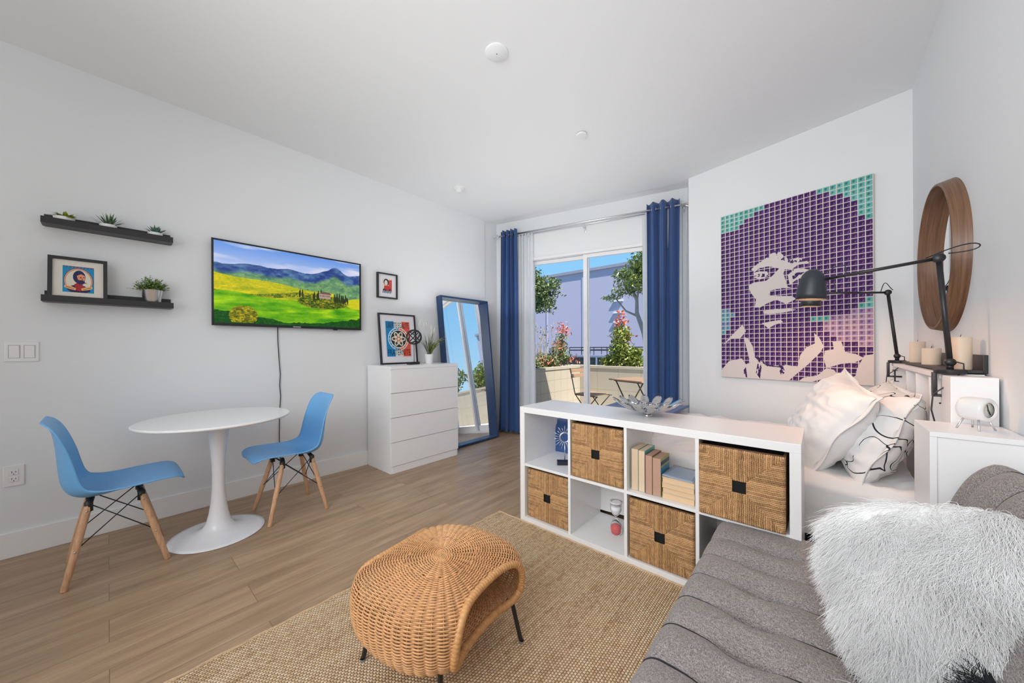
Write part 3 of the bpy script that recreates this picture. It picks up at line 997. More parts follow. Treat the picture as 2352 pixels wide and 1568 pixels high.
# floor mirror
t = thing('floor_mirror', 'tall rectangular mirror in a deep navy frame leaning on the left wall', 'mirror', (-3.236, 2.955, 0.0), (R(-6.2), 0, R(90)))
w, h, d, bw = .780, 1.792, .085, .022
f = MB()
f.box(-w / 2, -w / 2 + bw, -d, 0, 0, h, .002).box(w / 2 - bw, w / 2, -d, 0, 0, h, .002)
f.box(-w / 2 + bw, w / 2 - bw, -d, 0, 0, bw, .002).box(-w / 2 + bw, w / 2 - bw, -d, 0, h - bw, h, .002)
obj('frame', f, M_NAVY, t)
obj('mirror_glass', MB().box(-w / 2 + bw, w / 2 - bw, -.010, -.004, bw, h - bw), M_MIRROR, t)

# ================================================================== pedestal table and chairs
t = thing('pedestal_table', 'white oval-looking round pedestal table by the left wall', 'table', (-2.885, .460, 0))
t['label'] = 'white round pedestal dining table by the left wall'
obj('table_top', MB().lathe([(0, .735), (.380, .735), (.386, .731), (.386, .725), (.380, .719), (.355, .713), (0, .713)], 72), M_WHITE, t, angle=30)
prof = [(0, 0), (.236, 0), (.241, .003), (.240, .006), (.215, .010), (.16, .016), (.11, .028), (.080, .048), (.062, .080), (.050, .130), (.040, .20), (.034, .28), (.032, .36), (.034, .44), (.040, .53), (.050, .62), (.062, .69), (.068, .713)]
obj('pedestal', MB().lathe(prof, 56), mat('white_enamel', (.84, .84, .86), .18), t, smooth=True)

PR = [(.254, .420), (.252, .434), (.240, .446), (.205, .455), (.14, .449), (.07, .436), (0, .419), (-.055, .406), (-.10, .402), (-.14, .411), (-.172, .434), (-.192, .475), (-.201, .53), (-.206, .60), (-.210, .66), (-.216, .72), (-.224, .77), (-.236, .803), (-.253, .818)]
HWID = [.120, .165, .190, .205, .212, .216, .218, .219, .219, .217, .214, .211, .208, .203, .197, .190, .178, .158, .120]
CUR = [-.006, -.006, -.004, 0, .006, .016, .030, .046, .060, .070, .074, .072, .066, .056, .044, .030, .016, .004, 0]
def chair_pt(a, b):
    n = len(PR) - 1
    x = a * n
    i = min(int(x), n - 1)
    f = x - i
    def cr(p0, p1, p2, p3):
        return .5 * ((2 * p1) + (-p0 + p2) * f + (2 * p0 - 5 * p1 + 4 * p2 - p3) * f * f + (-p0 + 3 * p1 - 3 * p2 + p3) * f ** 3)
    def S(arr):
        return cr(arr[max(i - 1, 0)], arr[i], arr[i + 1], arr[min(i + 2, n)])
    y, z = S([p[0] for p in PR]), S([p[1] for p in PR])
    hw, cu = S(HWID), S(CUR)
    j0, j1 = max(i - 1, 0), min(i + 2, n)
    ty, tz = PR[j1][0] - PR[j0][0], PR[j1][1] - PR[j0][1]
    j0, j1 = max(i - 3, 0), min(i + 4, n)
    g_ = f
    tya, tza = PR[j1][0] - PR[j0][0], PR[j1][1] - PR[j0][1]
    k0, k1 = max(i - 2, 0), min(i + 5, n)
    tyb, tzb = PR[k1][0] - PR[k0][0], PR[k1][1] - PR[k0][1]
    ty, tz = tya * (1 - g_) + tyb * g_, tza * (1 - g_) + tzb * g_
    L = math.hypot(ty, tz)
    ny, nz = tz / L, -ty / L            # towards the sitter
    s = b * 2 - 1
    k = abs(s) ** 2.3
    return Vector((s * hw * (1 - .07 * k * (cu / .058)), y + ny * cu * k, z + nz * cu * k))
def make_chair(label, loc, rz):
    t = thing('shell_chair', label, 'chair', loc, (0, 0, rz), 'blue shell chairs at the round table')
    obj('seat_shell', MB().grid(chair_pt, 54, 28), M_BLUEPL, t, smooth=True, solid=.007)
    feet = [(.186, .18), (-.186, .18), (.186, -.18), (-.186, -.18)]
    tops = []
    for fx, fy in feet:
        top = Vector((fx * .60, fy * .52 - .01, .372))
        tops.append(top)
        foot = Vector((fx, fy, 0))
        leg = obj('leg', MB().tube([foot, foot + (top - foot) * .01, foot + (top - foot) * .5, top], [.0105, .0125, .0155, .0145], 16), M_BEECH, t, angle=40)
        d = (top - foot)
        for k in (.45, .93):
            sc = MB()
            p = foot + d * k
            o = Vector((math.copysign(1, fx), 0, 0))
            sc.lathe([(0, .0185), (.004, .018), (.0045, .0165), (.0045, 0)], 10, mtx=Matrix.Translation(p) @ o.to_track_quat('Z', 'Y').to_matrix().to_4x4())
            obj('bolt', sc, M_NICKEL, leg, smooth=True)
    w = MB()
    P = {k: (Vector((fx, fy, 0)), tp) for k, ((fx, fy), tp) in enumerate(zip(feet, tops))}
    for a_, b_ in ((0, 2), (1, 3), (0, 1), (2, 3)):
        for m_, n_ in ((a_, b_), (b_, a_)):
            f0, t0 = P[m_]
            f1, t1 = P[n_]
            w.tube([t0 + Vector((0, 0, .008)), f1 + (t1 - f1) * .46], .0028, 6)
    for k in range(4):
        f0, t0 = P[k]
        w.tube([t0 - Vector((0, 0, .03)), t0 + Vector((0, 0, .012)), Vector((t0.x * .75, t0.y * .9, .402))], [.0165, .0165, .012], 10)
    w.tube([tops[0] + Vector((0, 0, .015)), tops[1] + Vector((0, 0, .015))], .0045, 6).tube([tops[2] + Vector((0, 0, .015)), tops[3] + Vector((0, 0, .015))], .0045, 6)
    obj('wire_brace', w, M_BLACK, t, smooth=True)
    return t
ch = make_chair('blue shell chair with wooden dowel legs, left of the round table near the viewer', (-2.932, .036, 0), 0)
dup(ch, (-2.905, .872, 0), (0, 0, R(180)), 'blue shell chair with wooden dowel legs, between the round table and the dresser')

# ================================================================== jute rug
RU0, RU1, RV0, RV1 = -1.712, .40, -1.3, 1.822
mb = MB()
q = random.Random(2)
def edge_pts():
    pts = []
    n = 150
    for i in range(n):
        pts.append((RU0 + .003 * math.sin(i * .9) + q.uniform(-.0012, .0012), RV0 + (RV1 - RV0) * i / n))
    for i in range(100):
        pts.append((RU0 + (RU1 - RU0) * i / 100, RV1 + .002 * math.sin(i) + q.uniform(-.001, .001)))
    pts += [(RU1, RV1), (RU1, RV0)]
    return pts
ep = edge_pts()
mb.prism(ep, 0.0005, .0095)
rug = tag(obj('jute_rug', mb, M_JUTE), 'natural braided jute rug on the plank floor', 'rug')
rp = MB()
ring = [(x, y, .008) for x, y in ep[:-1]]
rp.tube(ring[:252], .0062, 6)
obj('edge_binding', rp, mat('jute_binding', (.62, .44, .27), .9, var=.4, vscale=120, bump=.6, bscale=300), rug, smooth=True)

# ================================================================== rattan footstool
M_RATTAN = mat('rattan_strand', (0.62, 0.335, 0.15), 0.38, var=0.5, vscale=60, spec=0.5)
M_RATTAN2 = mat('rattan_wrap', (0.60, 0.31, 0.12), 0.4, var=0.40, vscale=55, spec=0.5)
ST = thing('rattan_footstool', 'woven rattan footstool with open tunnel sides and black metal legs on the rug', 'footstool', (-1.10, .84, .0095), (0, 0, R(9)))
SA, SB, ZT, ZBT = .262, .300, .372, .098      # half sizes across / along the lobes, top and bottom heights
ARC = [(0, .358), (.06, .3585), (.14, .3575), (.20, .354), (.245, .346), (.275, .333), (.293, .314), (.302, .288), (.305, .255), (.304, .22), (.299, .185), (.288, .155), (.270, .130), (.240, .112), (.19, .104), (.10, .100), (0, .100)]
ARC = [(a_ * .985, .125 + (b_ - .1) * .233 / .258) for a_, b_ in ARC]
LL = [0]
for p0, p1 in zip(ARC, ARC[1:]):
    LL.append(LL[-1] + math.hypot(p1[0] - p0[0], p1[1] - p0[1]))
def arc(t):
    s = t * LL[-1]
    r = float(np.interp(s, LL, [p[0] for p in ARC]))
    z = float(np.interp(s, LL, [p[1] for p in ARC]))
    return r, z
NT = 240
ARCS = [arc(i / NT) for i in range(NT + 1)]
for _ in range(3):
    ARCS = [ARCS[0]] + [tuple((ARCS[i - 1][k] + 2 * ARCS[i][k] + ARCS[i + 1][k]) / 4 for k in (0, 1)) for i in range(1, NT)] + [ARCS[-1]]
def body(phi, t):
    x_ = min(max(t, 0), 1) * NT
    i = min(int(x_), NT - 1)
    f = x_ - i
    r = ARCS[i][0] * (1 - f) + ARCS[i + 1][0] * f
    z = ARCS[i][1] * (1 - f) + ARCS[i + 1][1] * f
    c, s = math.cos(phi), math.sin(phi)
    k = (abs(c / 1.0) ** 2.5 + abs(s) ** 2.5) ** (-1 / 2.5)
    x, y = r * c * k * .98, r * s * k * .98
    # the waist: the tunnel sides arch up in the middle, the top saddles down a little towards them
    wst = max(0.0, 1 - (y / .26) ** 2)
    if z < .2:
        z += .055 * wst * (1 - (z - .1) / .1 if z > .1 else 1)
    else:
        z -= .018 * wst * min(1, (x / .25) ** 2) * (z / .36)
    return Vector((x, y, z))
def gcut(p):
    return abs(p.x) - (.185 + 1.0 * p.y * p.y)
def gcut_t(p):
    return gcut(p) + (.03 if p.z > .30 else .03 * (p.z - .12) / .18 if p.z > .12 else 0) * -1
RINGS = 138
wv = MB()
for k in range(0, RINGS):
    t = (k + .5) / (RINGS + 1) * .90
    r = arc(t)[0]
    nphi = max(26, int(240 * min(1, r / .30 + .08)))
    ns = 26 if t < .17 else 52
    nphi = ns * max(3, nphi // ns)
    run = []
    def flush(rn):
        if len(rn) > 2:
            wv.tube(rn, .0030, 5, caps=False)
    pts = []
    for j in range(nphi + 1):
        ph = 2 * PI * j / nphi
        p = body(ph, t)
        pts.append((p, ph))
    full = all(gcut_t(p) < 0 for p, _ in pts)
    for p, ph in pts:
        if gcut_t(p) < 0:
            c0 = Vector((0, 0, .23))
            nrm = Vector((p.x * .8, p.y * .8, (p.z - .23) * 1.6)).normalized()
            run.append(p + nrm * ((.0034 if t < .05 else .0052) * math.sin(ph * ns / 2 + k * PI)))
        else:
            flush(run)
            run = []
    flush(run)
body_o = obj('woven_body', wv, M_RATTAN, ST, smooth=True)
sk = MB()
for j in range(52):
    ph = 2 * PI * (j + .5) / 52
    t0 = .02 if j % 2 == 0 else .155
    run = []
    for i in range(int(t0 * 100), 91):
        p = body(ph, i / 100)
        if gcut_t(p) < 0:
            run.append(p)
        else:
            break
    if len(run) > 2:
        sk.tube(run, .0023, 5)
    run = []
    for i in range(90, 30, -1):
        p = body(ph, i / 100)
        if gcut_t(p) < 0:
            run.append(p)
        else:
            break
    if 2 < len(run) < 58:
        sk.tube(run, .0023, 5)
obj('stakes', sk, M_RATTAN, body_o, smooth=True)
for sgn in (1, -1):
    side = []
    for i in range(8, 96):
        t = i / 100
        lo, hi = 0.0, PI / 2
        if gcut_t(body(0, t)) < 0:
            continue
        for _ in range(22):
            m_ = (lo + hi) / 2
            if gcut_t(body(m_, t)) > 0:
                lo = m_
            else:
                hi = m_
        p = body(lo, t)
        side.append(p)
    loop = [Vector((p.x * sgn, p.y, p.z)) for p in side] + [Vector((p.x * sgn, -p.y, p.z)) for p in reversed(side)]
    # resample and smooth
    for _ in range(6):
        loop = [(loop[i - 1] + loop[i] * 2 + loop[(i + 1) % len(loop)]) / 4 for i in range(len(loop))]
    cum = [0]
    for i in range(len(loop)):
        cum.append(cum[-1] + (loop[(i + 1) % len(loop)] - loop[i]).length)
    N = 420
    rs = []
    for i in range(N):
        s = cum[-1] * i / N
        j = max(k for k in range(len(loop)) if cum[k] <= s)
        f = (s - cum[j]) / max(1e-9, cum[j + 1] - cum[j])
        rs.append(loop[j].lerp(loop[(j + 1) % len(loop)], f))
    rad = [.0122 + .0016 * abs(math.sin(i * PI / 5)) ** .6 for i in range(N)]
    o = obj('opening_rim', MB().tube(rs, rad, 12, closed=True), M_RATTAN2, ST, smooth=True)
fe = [(-.215, -.19), (.15, -.16), (.245, .19), (-.16, .18)]
for x, y in fe:
    L = MB().tube([(x * .80, y * .84, .162), (x * .88, y * .92, .140), (x * .98, y * .985, .02), (x, y, .004)], .0085, 12)
    lg = obj('leg', L, M_BLACK, ST, smooth=True)
    obj('foot_cap', MB().lathe([(0, 0), (.0105, 0), (.0105, .004), (.0095, .006)], 16, c=(x, y, 0)), mat('clear_foot', (.25, .27, .29), .2), lg, smooth=True)

# ================================================================== cube bookcase
KX, KY, KW, KD, KH = -1.526, 1.829, 1.47, .39, .77
K = thing('cube_bookcase', 'white low cube bookcase of two rows of four, dividing the bed from the room', 'bookcase', (KX, KY, .0005))
obj('top_panel', MB().box(0, KW, 0, KD, KH - .038, KH, .0012), M_WHITE, K)
obj('bottom_panel', MB().box(0.038, KW - .038, 0.0, KD, 0, .038, .0012), M_WHITE, K)
obj('side_panel', MB().box(0, .038, 0, KD, 0, KH - .0383, .0012), M_WHITE, K)
obj('side_panel', MB().box(KW - .038, KW, 0, KD, 0, KH - .0383, .0012), M_WHITE, K)
CW = (KW - .076 - 3 * .016) / 4
ZM0, ZM1 = .3775, .3935
xs = [.038 + i * (CW + .016) for i in range(4)]
for i in range(1, 4):
    obj('upright', MB().box(xs[i] - .016, xs[i], .003, KD - .003, .038, KH - .038), M_WHITE, K)
for i in range(4):
    obj('shelf', MB().box(xs[i], xs[i] + CW, .003, KD - .003, ZM0, ZM1), M_WHITE, K)

# seagrass baskets: strands laid in four triangles around a square hand hole
def seagrass_mat():
    m, nt, b = new_mat('seagrass_rope')
    tc = _n(nt, 'ShaderNodeTexCoord')
    at = _n(nt, 'ShaderNodeAttribute', attribute_name='strand')
    nz = _n(nt, 'ShaderNodeTexNoise', Scale=45.0, Detail=3.0)
    nt.links.new(tc.outputs['Object'], nz.inputs['Vector'])
    ad = _n(nt, 'ShaderNodeMath', operation='ADD')
    ml = _n(nt, 'ShaderNodeMath', operation='MULTIPLY')
    ml.inputs[1].default_value = .55
    nt.links.new(nz.outputs['Fac'], ml.inputs[0])
    nt.links.new(at.outputs['Fac'], ad.inputs[0])
    nt.links.new(ml.outputs[0], ad.inputs[1])
    cr = _n(nt, 'ShaderNodeValToRGB')
    cr.color_ramp.elements[0].position = .28
    cr.color_ramp.elements[0].color = rgb((.13, .05, .013))
    cr.color_ramp.elements[1].position = .95
    cr.color_ramp.elements[1].color = rgb((.64, .38, .17))
    nt.links.new(ad.outputs[0], cr.inputs[0])
    nt.links.new(cr.outputs[0], b.inputs['Base Color'])
    b.inputs['Roughness'].default_value = .6
    return m
M_SEA = seagrass_mat()
BW, BH, BD = .322, .318, .335
def woven_face(w, h, n=250, hole=True, y=0.0):
    """heightfield of twisted strands, front towards -y; returns mesh data with a per-strand tone"""
    g = np.linspace(0, 1, n + 1)
    X, Z = np.meshgrid((g - .5) * w, g * h)
    U, V = X / w * 2, Z / h * 2 - 1
    rs = np.random.RandomState(4)
    wob = fbm(g[None, :] + 0 * g[:, None], g[:, None] + 0 * g[None, :], 9, 3, 6)
    wob2 = fbm(g[None, :] + 0 * g[:, None], g[:, None] + 0 * g[None, :], 40, 2, 2)
    vert = np.abs(V) > np.abs(U)
    pitch = .0078
    co = np.where(vert, X, Z) + (wob - .5) * .006 + (wob2 - .5) * .003
    al = np.where(vert, Z, X)
    ph = co / pitch
    tw = np.abs(np.sin(PI * (ph)))
    tone = rs.rand(400)[(np.floor(ph).astype(int) + np.where(vert, 200, 100)) % 400]
    rope = np.sin(al / .0085 * 2 * PI + np.floor(ph) * 1.7 + (ph % 1) * 5.5)
    hgt = .0048 * np.sqrt(tw) + .0012 * rope
    edge = np.minimum(1 - np.abs(U), 1 - np.abs(V))
    dip = np.exp(-(np.abs(np.abs(U) - np.abs(V)) / .03) ** 2) * .002
    Y = y - hgt + dip + .012 * np.clip(1 - edge / .07, 0, 1) ** 2
    P = np.stack([X.ravel(), Y.ravel(), Z.ravel()], 1)
    hx, hz = .026, .026
    F = []
    for i in range(n):
        for j in range(n):
            cx, cz = (j + .5) / n * w - w / 2, (i + .5) / n * h - h / 2
            if hole and abs(cx) < hx and abs(cz) < hz:
                continue
            a_ = i * (n + 1) + j
            F.append((a_, a_ + 1, a_ + n + 2, a_ + n + 1))
    return P, F, (tone * .30 + .42 * tw + .10 * rope - .02).ravel()
PF, FF, TF = woven_face(BW, BH)
def basket_mesh():
    me = bpy.data.meshes.new('basket_front')
    me.from_pydata([tuple(p) for p in PF], [], FF)
    a_ = me.attributes.new('strand', 'FLOAT', 'POINT')
    a_.data.foreach_set('value', TF.astype(np.float32))
    me.polygons.foreach_set('use_smooth', [True] * len(me.polygons))
    me.materials.append(M_SEA)
    return me
FRONT = basket_mesh()
def side_mesh():
    mb = MB()
    n = 44
    for k in range(n):
        z = (k + .5) / n * BH
        r = BH / n * .52
        o = rnd.uniform(-.0015, .0015)
        mb.tube([(-BW / 2 + .004, .012, z), (-BW / 2 + .002 + o, .05, z), (-BW / 2 + .002, BD * .5, z), (-BW / 2 + .004 + o, BD - .01, z), (0, BD - .004 + o, z), (BW / 2 - .004 + o, BD - .01, z), (BW / 2 - .002, BD * .5, z), (BW / 2 - .002 + o, .05, z), (BW / 2 - .004, .012, z)], r, 5)
    return mb
BK0 = thing('seagrass_basket', 'seagrass cube basket in the lower left corner cell of the bookcase', 'basket', (0, 0, 0), group='woven baskets in the bookcase')
fo = link('front_panel', FRONT, BK0)
obj('hand_hole', MB().box(-.028, .028, .006, .010, BH / 2 - .028, BH / 2 + .028), mat('dark_lining', (.006, .006, .007), .9), fo)
obj('woven_sides', side_mesh(), mat('seagrass_side', (.20, .095, .035), .7, var=.4, vscale=90), BK0, smooth=True)
obj('lining', MB().box(-BW / 2 + .007, BW / 2 - .007, .014, BD - .012, .002, BH - .012), mat('black_lining', (.010, .009, .010), .9), BK0)
rim = MB()
rim.tube([(-BW / 2 + .006, .010, BH), (BW / 2 - .006, .010, BH), (BW / 2 - .006, BD - .01, BH), (-BW / 2 + .006, BD - .01, BH)], .005, 7, closed=True)
obj('rim', rim, mat('seagrass_rim', (.12, .055, .022), .7, var=.4, vscale=90), BK0, smooth=True)
def cell(i, row, y=.0):
    return (KX + xs[i] + CW / 2, KY + y, .0005 + (.0385 if row == 0 else ZM1 + .0005))
BK0.location = cell(0, 0, .022)
for i, row, y, lb, dx in ((1, 1, .004, 'seagrass cube basket in the upper second cell of the bookcase, behind the stool', 0.0),
                      (2, 0, .012, 'seagrass cube basket in the lower third cell of the bookcase, under the books', 0.0),
                      (3, 1, -.018, 'seagrass cube basket in the upper right cell of the bookcase, above the futon end', -.004)):
    c = cell(i, row, y)
    dup(BK0, (c[0] + dx, c[1], c[2]), None, lb)

# sunburst ornament
c = cell(0, 1, .155)
t = thing('sunburst_ornament', 'silver sunburst ring ornament on a black base in the bookcase', 'ornament', (KX + .255, c[1], c[2]), (0, 0, R(38)))
obj('base', MB().box(-.052, .052, -.024, .024, 0, .024, .002), mat('black_marble', (.02, .02, .03), .12), t)
obj('stem', MB().tube([(0, 0, .024), (0, 0, .147)], .0028, 8), M_GALV, t, smooth=True)
cz = .178
obj('ring', MB().tube([(math.cos(g) * .031, 0, cz + math.sin(g) * .031) for g in np.linspace(0, 2 * PI, 49)[:-1]], .0045, 8, closed=True), M_GALV, t, smooth=True)
mb = MB()
for k in range(22):
    g = 2 * PI * (k + .5) / 22
    r1 = .078 if k % 2 else .064
    mb.tube([(math.cos(g) * .033, 0, cz + math.sin(g) * .033), (math.cos(g) * r1, 0, cz + math.sin(g) * r1)], [.0016, .0019], 6)
o = obj('rays', mb, M_GALV, t, smooth=True)

# books in the third upper cell
def book(label, w, d, h, loc, cover, pages, rot=(0, 0, 0), lie=False, spine_back=True):
    """page block with its fore edge towards the viewer, covers either side and a spine behind"""
    t = thing('book', label, 'book', loc, rot, 'books in the bookcase')
    if lie:      # w along x, h is thickness along z
        obj('pages', MB().box(-w / 2, w / 2, .002, d - .004, .0012, h - .0012), pages, t)
        cv = MB().box(-w / 2 - .001, w / 2 + .001, 0, d, 0, .0012).box(-w / 2 - .001, w / 2 + .001, 0, d, h - .0012, h).box(-w / 2 - .001, w / 2 + .001, d - .002, d, 0, h)
    else:
        obj('pages', MB().box(-w / 2 + .0012, w / 2 - .0012, .002, d - .004, .001, h - .002), pages, t)
        cv = MB().box(-w / 2, -w / 2 + .0012, 0, d, 0, h).box(w / 2 - .0012, w / 2, 0, d, 0, h).box(-w / 2, w / 2, d - .002, d, 0, h)
    obj('cover', cv, cover, t)
    return t
def pages_mat(nm, c):
    return mat(nm, c, .85, var=.14, vscale=60, stretch=(8, .3, .3))
c = cell(2, 1, 0)
x0 = KX + xs[2]
CV = [mat('teal_cover', (.10, .42, .44), .4), mat('brown_cover', (.25, .13, .10), .5), mat('yellow_cover', (.50, .44, .12), .4), mat('navy_cover', (.03, .05, .12), .35), mat('cream_cover', (.62, .55, .42), .5)]
PG = [pages_mat('pages_pale', (.66, .50, .36)), pages_mat('pages_pink', (.48, .30, .22)), pages_mat('pages_cream', (.72, .55, .38)), mat('pages_lying', (.74, .52, .32), .85, var=.12, vscale=70, stretch=(.3, .3, 8))]
book('tan upright book with a pale edge, leftmost in the bookcase', .036, .150, .223, (x0 + .029, KY + .040, c[2]), CV[4], PG[0])
book('pale upright book with teal cover, second from the left in the bookcase', .034, .150, .220, (x0 + .066, KY + .040, c[2]), CV[0], PG[2])
book('brown-edged upright book between the teal book and the yellow one', .036, .140, .203, (x0 + .106, KY + .034, c[2]), CV[1], PG[1])
bk = book('upright book with a blue and yellow cover beside the stack of lying books', .040, .140, .197, (x0 + .1465, KY + .034, c[2]), CV[2], PG[1])
obj('cover_band', MB().box(.0199, .0206, .002, .138, .11, .150), mat('blue_band', (.06, .25, .40), .4), bk)
obj('cover_band', MB().box(.0199, .0206, .002, .138, .160, .180), mat('navy_band', (.03, .04, .10), .4), bk)
zz = c[2]
for k, (th, dx, lb) in enumerate(((.030, 0, 'bottom'), (.027, .003, 'second'), (.024, -.002, 'third'), (.026, .001, 'fourth'))):
    book('thick cream paperback lying in the bookcase, %s of the pile' % (lb + (' from the bottom' if k else '')), .148, .205, th, (x0 + .2505 + dx * .3, KY + .030 + dx, zz), CV[4], PG[3], lie=True)
    zz += th + .0004
mg = thing('magazine', 'thin dark and blue glossy magazine on top of the lying books', 'magazine', (x0 + .247, KY + .03, zz), (0, 0, R(1)), None)
mv = MB().grid(lambda a, b: Vector((-.072 + .146 * a, .21 * b, .004 + .006 * (1 - a) ** 2 + .002 * math.sin(b * 5) + 0)), 8, 8)
obj('cover', mv, mat('glossy_grey_blue_cover', (.30, .36, .46), .15), mg, smooth=True, solid=.003)
obj('pages', MB().box(-.072, .074, .002, .208, 0, .0035), PG[0], mg)

# hourglass
c = cell(1, 0, .19)
t = thing('hourglass', 'white-topped hourglass with red sand in the bookcase', 'hourglass', (KX + xs[1] + CW / 2 + .005 + .03, c[1], c[2]))
hg = [(.0, 0), (.030, 0), (.035, .012), (.036, .035), (.033, .055), (.022, .078), (.008, .092), (.0045, .100), (.008, .108), (.022, .120), (.033, .145), (.036, .168), (.036, .190)]
m_, nt_, b_ = new_mat('clear_glass')
b_.inputs['Roughness'].default_value = .03
b_.inputs['Transmission Weight'].default_value = 0.92
b_.inputs['IOR'].default_value = 1.12
b_.inputs['Base Color'].default_value = (.95, .96, .98, 1)
obj('glass_bulb', MB().lathe(hg, 36), m_, t, smooth=True)
obj('red_sand', MB().lathe([(0, .003), (.029, .003), (.0335, .013), (.0345, .035), (.033, .048), (.02, .056), (0, .060)], 32), mat('red_sand_grains', (.58, .045, .05), .8), t, smooth=True)
obj('white_sand', MB().lathe([(.004, .103), (.008, .109), (.0215, .1215), (.0325, .146), (.034, .166), (0, .160)], 32), mat('white_sand_grains', (.80, .80, .82), .7), t, smooth=True)
obj('rim_disc', MB().lathe([(.026, .188), (.037, .188), (.0375, .194), (.026, .194)], 32), M_PLATE, t, smooth=True)

# petal bowl
def petal(mb, c, up, outw, L, W, bend):
    n = 8
    side = outw.cross(up).normalized()
    vs, fs = [], []
    for i in range(n + 1):
        t = i / n
        w = W * .5 * math.sqrt(max(0, 1 - (2 * t - 1) ** 2)) * (1 - .15 * t) + .0004
        p = c + outw * (L * (t - .5)) + up * (bend * (t - .5) ** 2 * 4)
        for s in (-1, -.5, 0, .5, 1):
            vs.append(p + side * w * s + up * (.004 * s * s))
    for i in range(n):
        for j in range(4):
            a_ = i * 5 + j
            fs.append((a_, a_ + 1, a_ + 6, a_ + 5))
    mb.add(vs, fs)
BWL = thing('petal_bowl', 'polished metal bowl made of leaf-shaped petals on top of the bookcase', 'bowl', (-.745, 2.035, .7712))
bowl_z = lambda r: .014 + .072 * (r / .19) ** 2
n_p = 0
for ri, (r, n, L, W) in enumerate(((.034, 6, .066, .046), (.078, 9, .082, .054), (.122, 12, .088, .056), (.160, 14, .084, .054))):
    for k in range(n):
        g = 2 * PI * (k + (ri % 2) * .5) / n
        mb = MB()
        sl = 2 * .072 * r / .19 ** 2
        tw = .25 * math.sin(k * 2.3 + ri)
        outw = Vector((math.cos(g + tw), math.sin(g + tw), sl)).normalized()
        up = Vector((-math.cos(g) * sl, -math.sin(g) * sl, 1)).normalized()
        petal(mb, Vector((math.cos(g) * r, math.sin(g) * r, bowl_z(r) + .002 * ri)), up, outw, L, W, .002)
        obj('petal', mb, M_CHROME, BWL, smooth=True, solid=.0014)
mb = MB()
mb.lathe([(.024, 0), (.026, .002), (.020, .013), (.018, .013)], 28)
obj('foot_ring', mb, M_CHROME, BWL, smooth=True)

# ================================================================== futon
FT = thing('futon', 'grey tufted click-clack futon along the right wall, its end pushed into the bookcase', 'sofa', (0, 0, 0))
SV = [1.694 + .152 * k for k in range(-13, 2)]       # seam rows along v
PT = .152
FU0, FU1 = -.362, .205
FV0, FV1 = -.42, 1.905
def futon_seat(a, b):
    # a across (front to back), b along v
    arc_f = .055
    v = FV0 + (FV1 - FV0) * b
    w = FU1 - FU0
    # cross-section: front face, rounded edge, top
    s = a * (w + .16)
    if s < .13:
        u, z, k = FU0 + .004 - .016 * math.sin(s / .13 * PI), .150 + s / .13 * .155, 0.4
        u += .002
    elif s < .22:
        g = (s - .13) / .09 * PI / 2
        u, z, k = FU0 + .055 - .055 * math.cos(g), .305 + .055 * math.sin(g), .4 + .6 * math.sin(g)
    else:
        u, z, k = FU0 + .055 + (s - .22), .360, 1.0
    ph = (v - 1.694) / PT
    d = abs(ph - round(ph)) * 2            # 0 at a seam, 1 between seams
    if v > 1.70:
        d = 1.0 if v > 1.76 else max(d, 0)
    tuft = math.exp(-((u + .150) / .10) ** 2)
    groove = math.exp(-(d * PT / 2 / .009) ** 2) * (.006 + .007 * tuft)
    bow = .018 * (1 - (1 - d) ** 2) * k
    dimple = .034 * math.exp(-((u + .150) / .055) ** 2) * math.exp(-((d * PT / 2) / .038) ** 2)
    z += (bow - groove - dimple) * (k if k > .4 else .2)
    z += .006 * math.sin((u - FU0) / w * PI) * k
    if k <= .4:
        u -= -groove * .6
    # rounded far end
    e = (FV1 - v) / .07
    if e < 1:
        e = max(0, e)
        z -= (1 - math.sqrt(1 - (1 - e) ** 2)) * .09
        u += (1 - math.sqrt(1 - (1 - e) ** 2)) * .03 * (1 - a)
    return Vector((u, v, z))
mb = MB().grid(futon_seat, 74, 700)
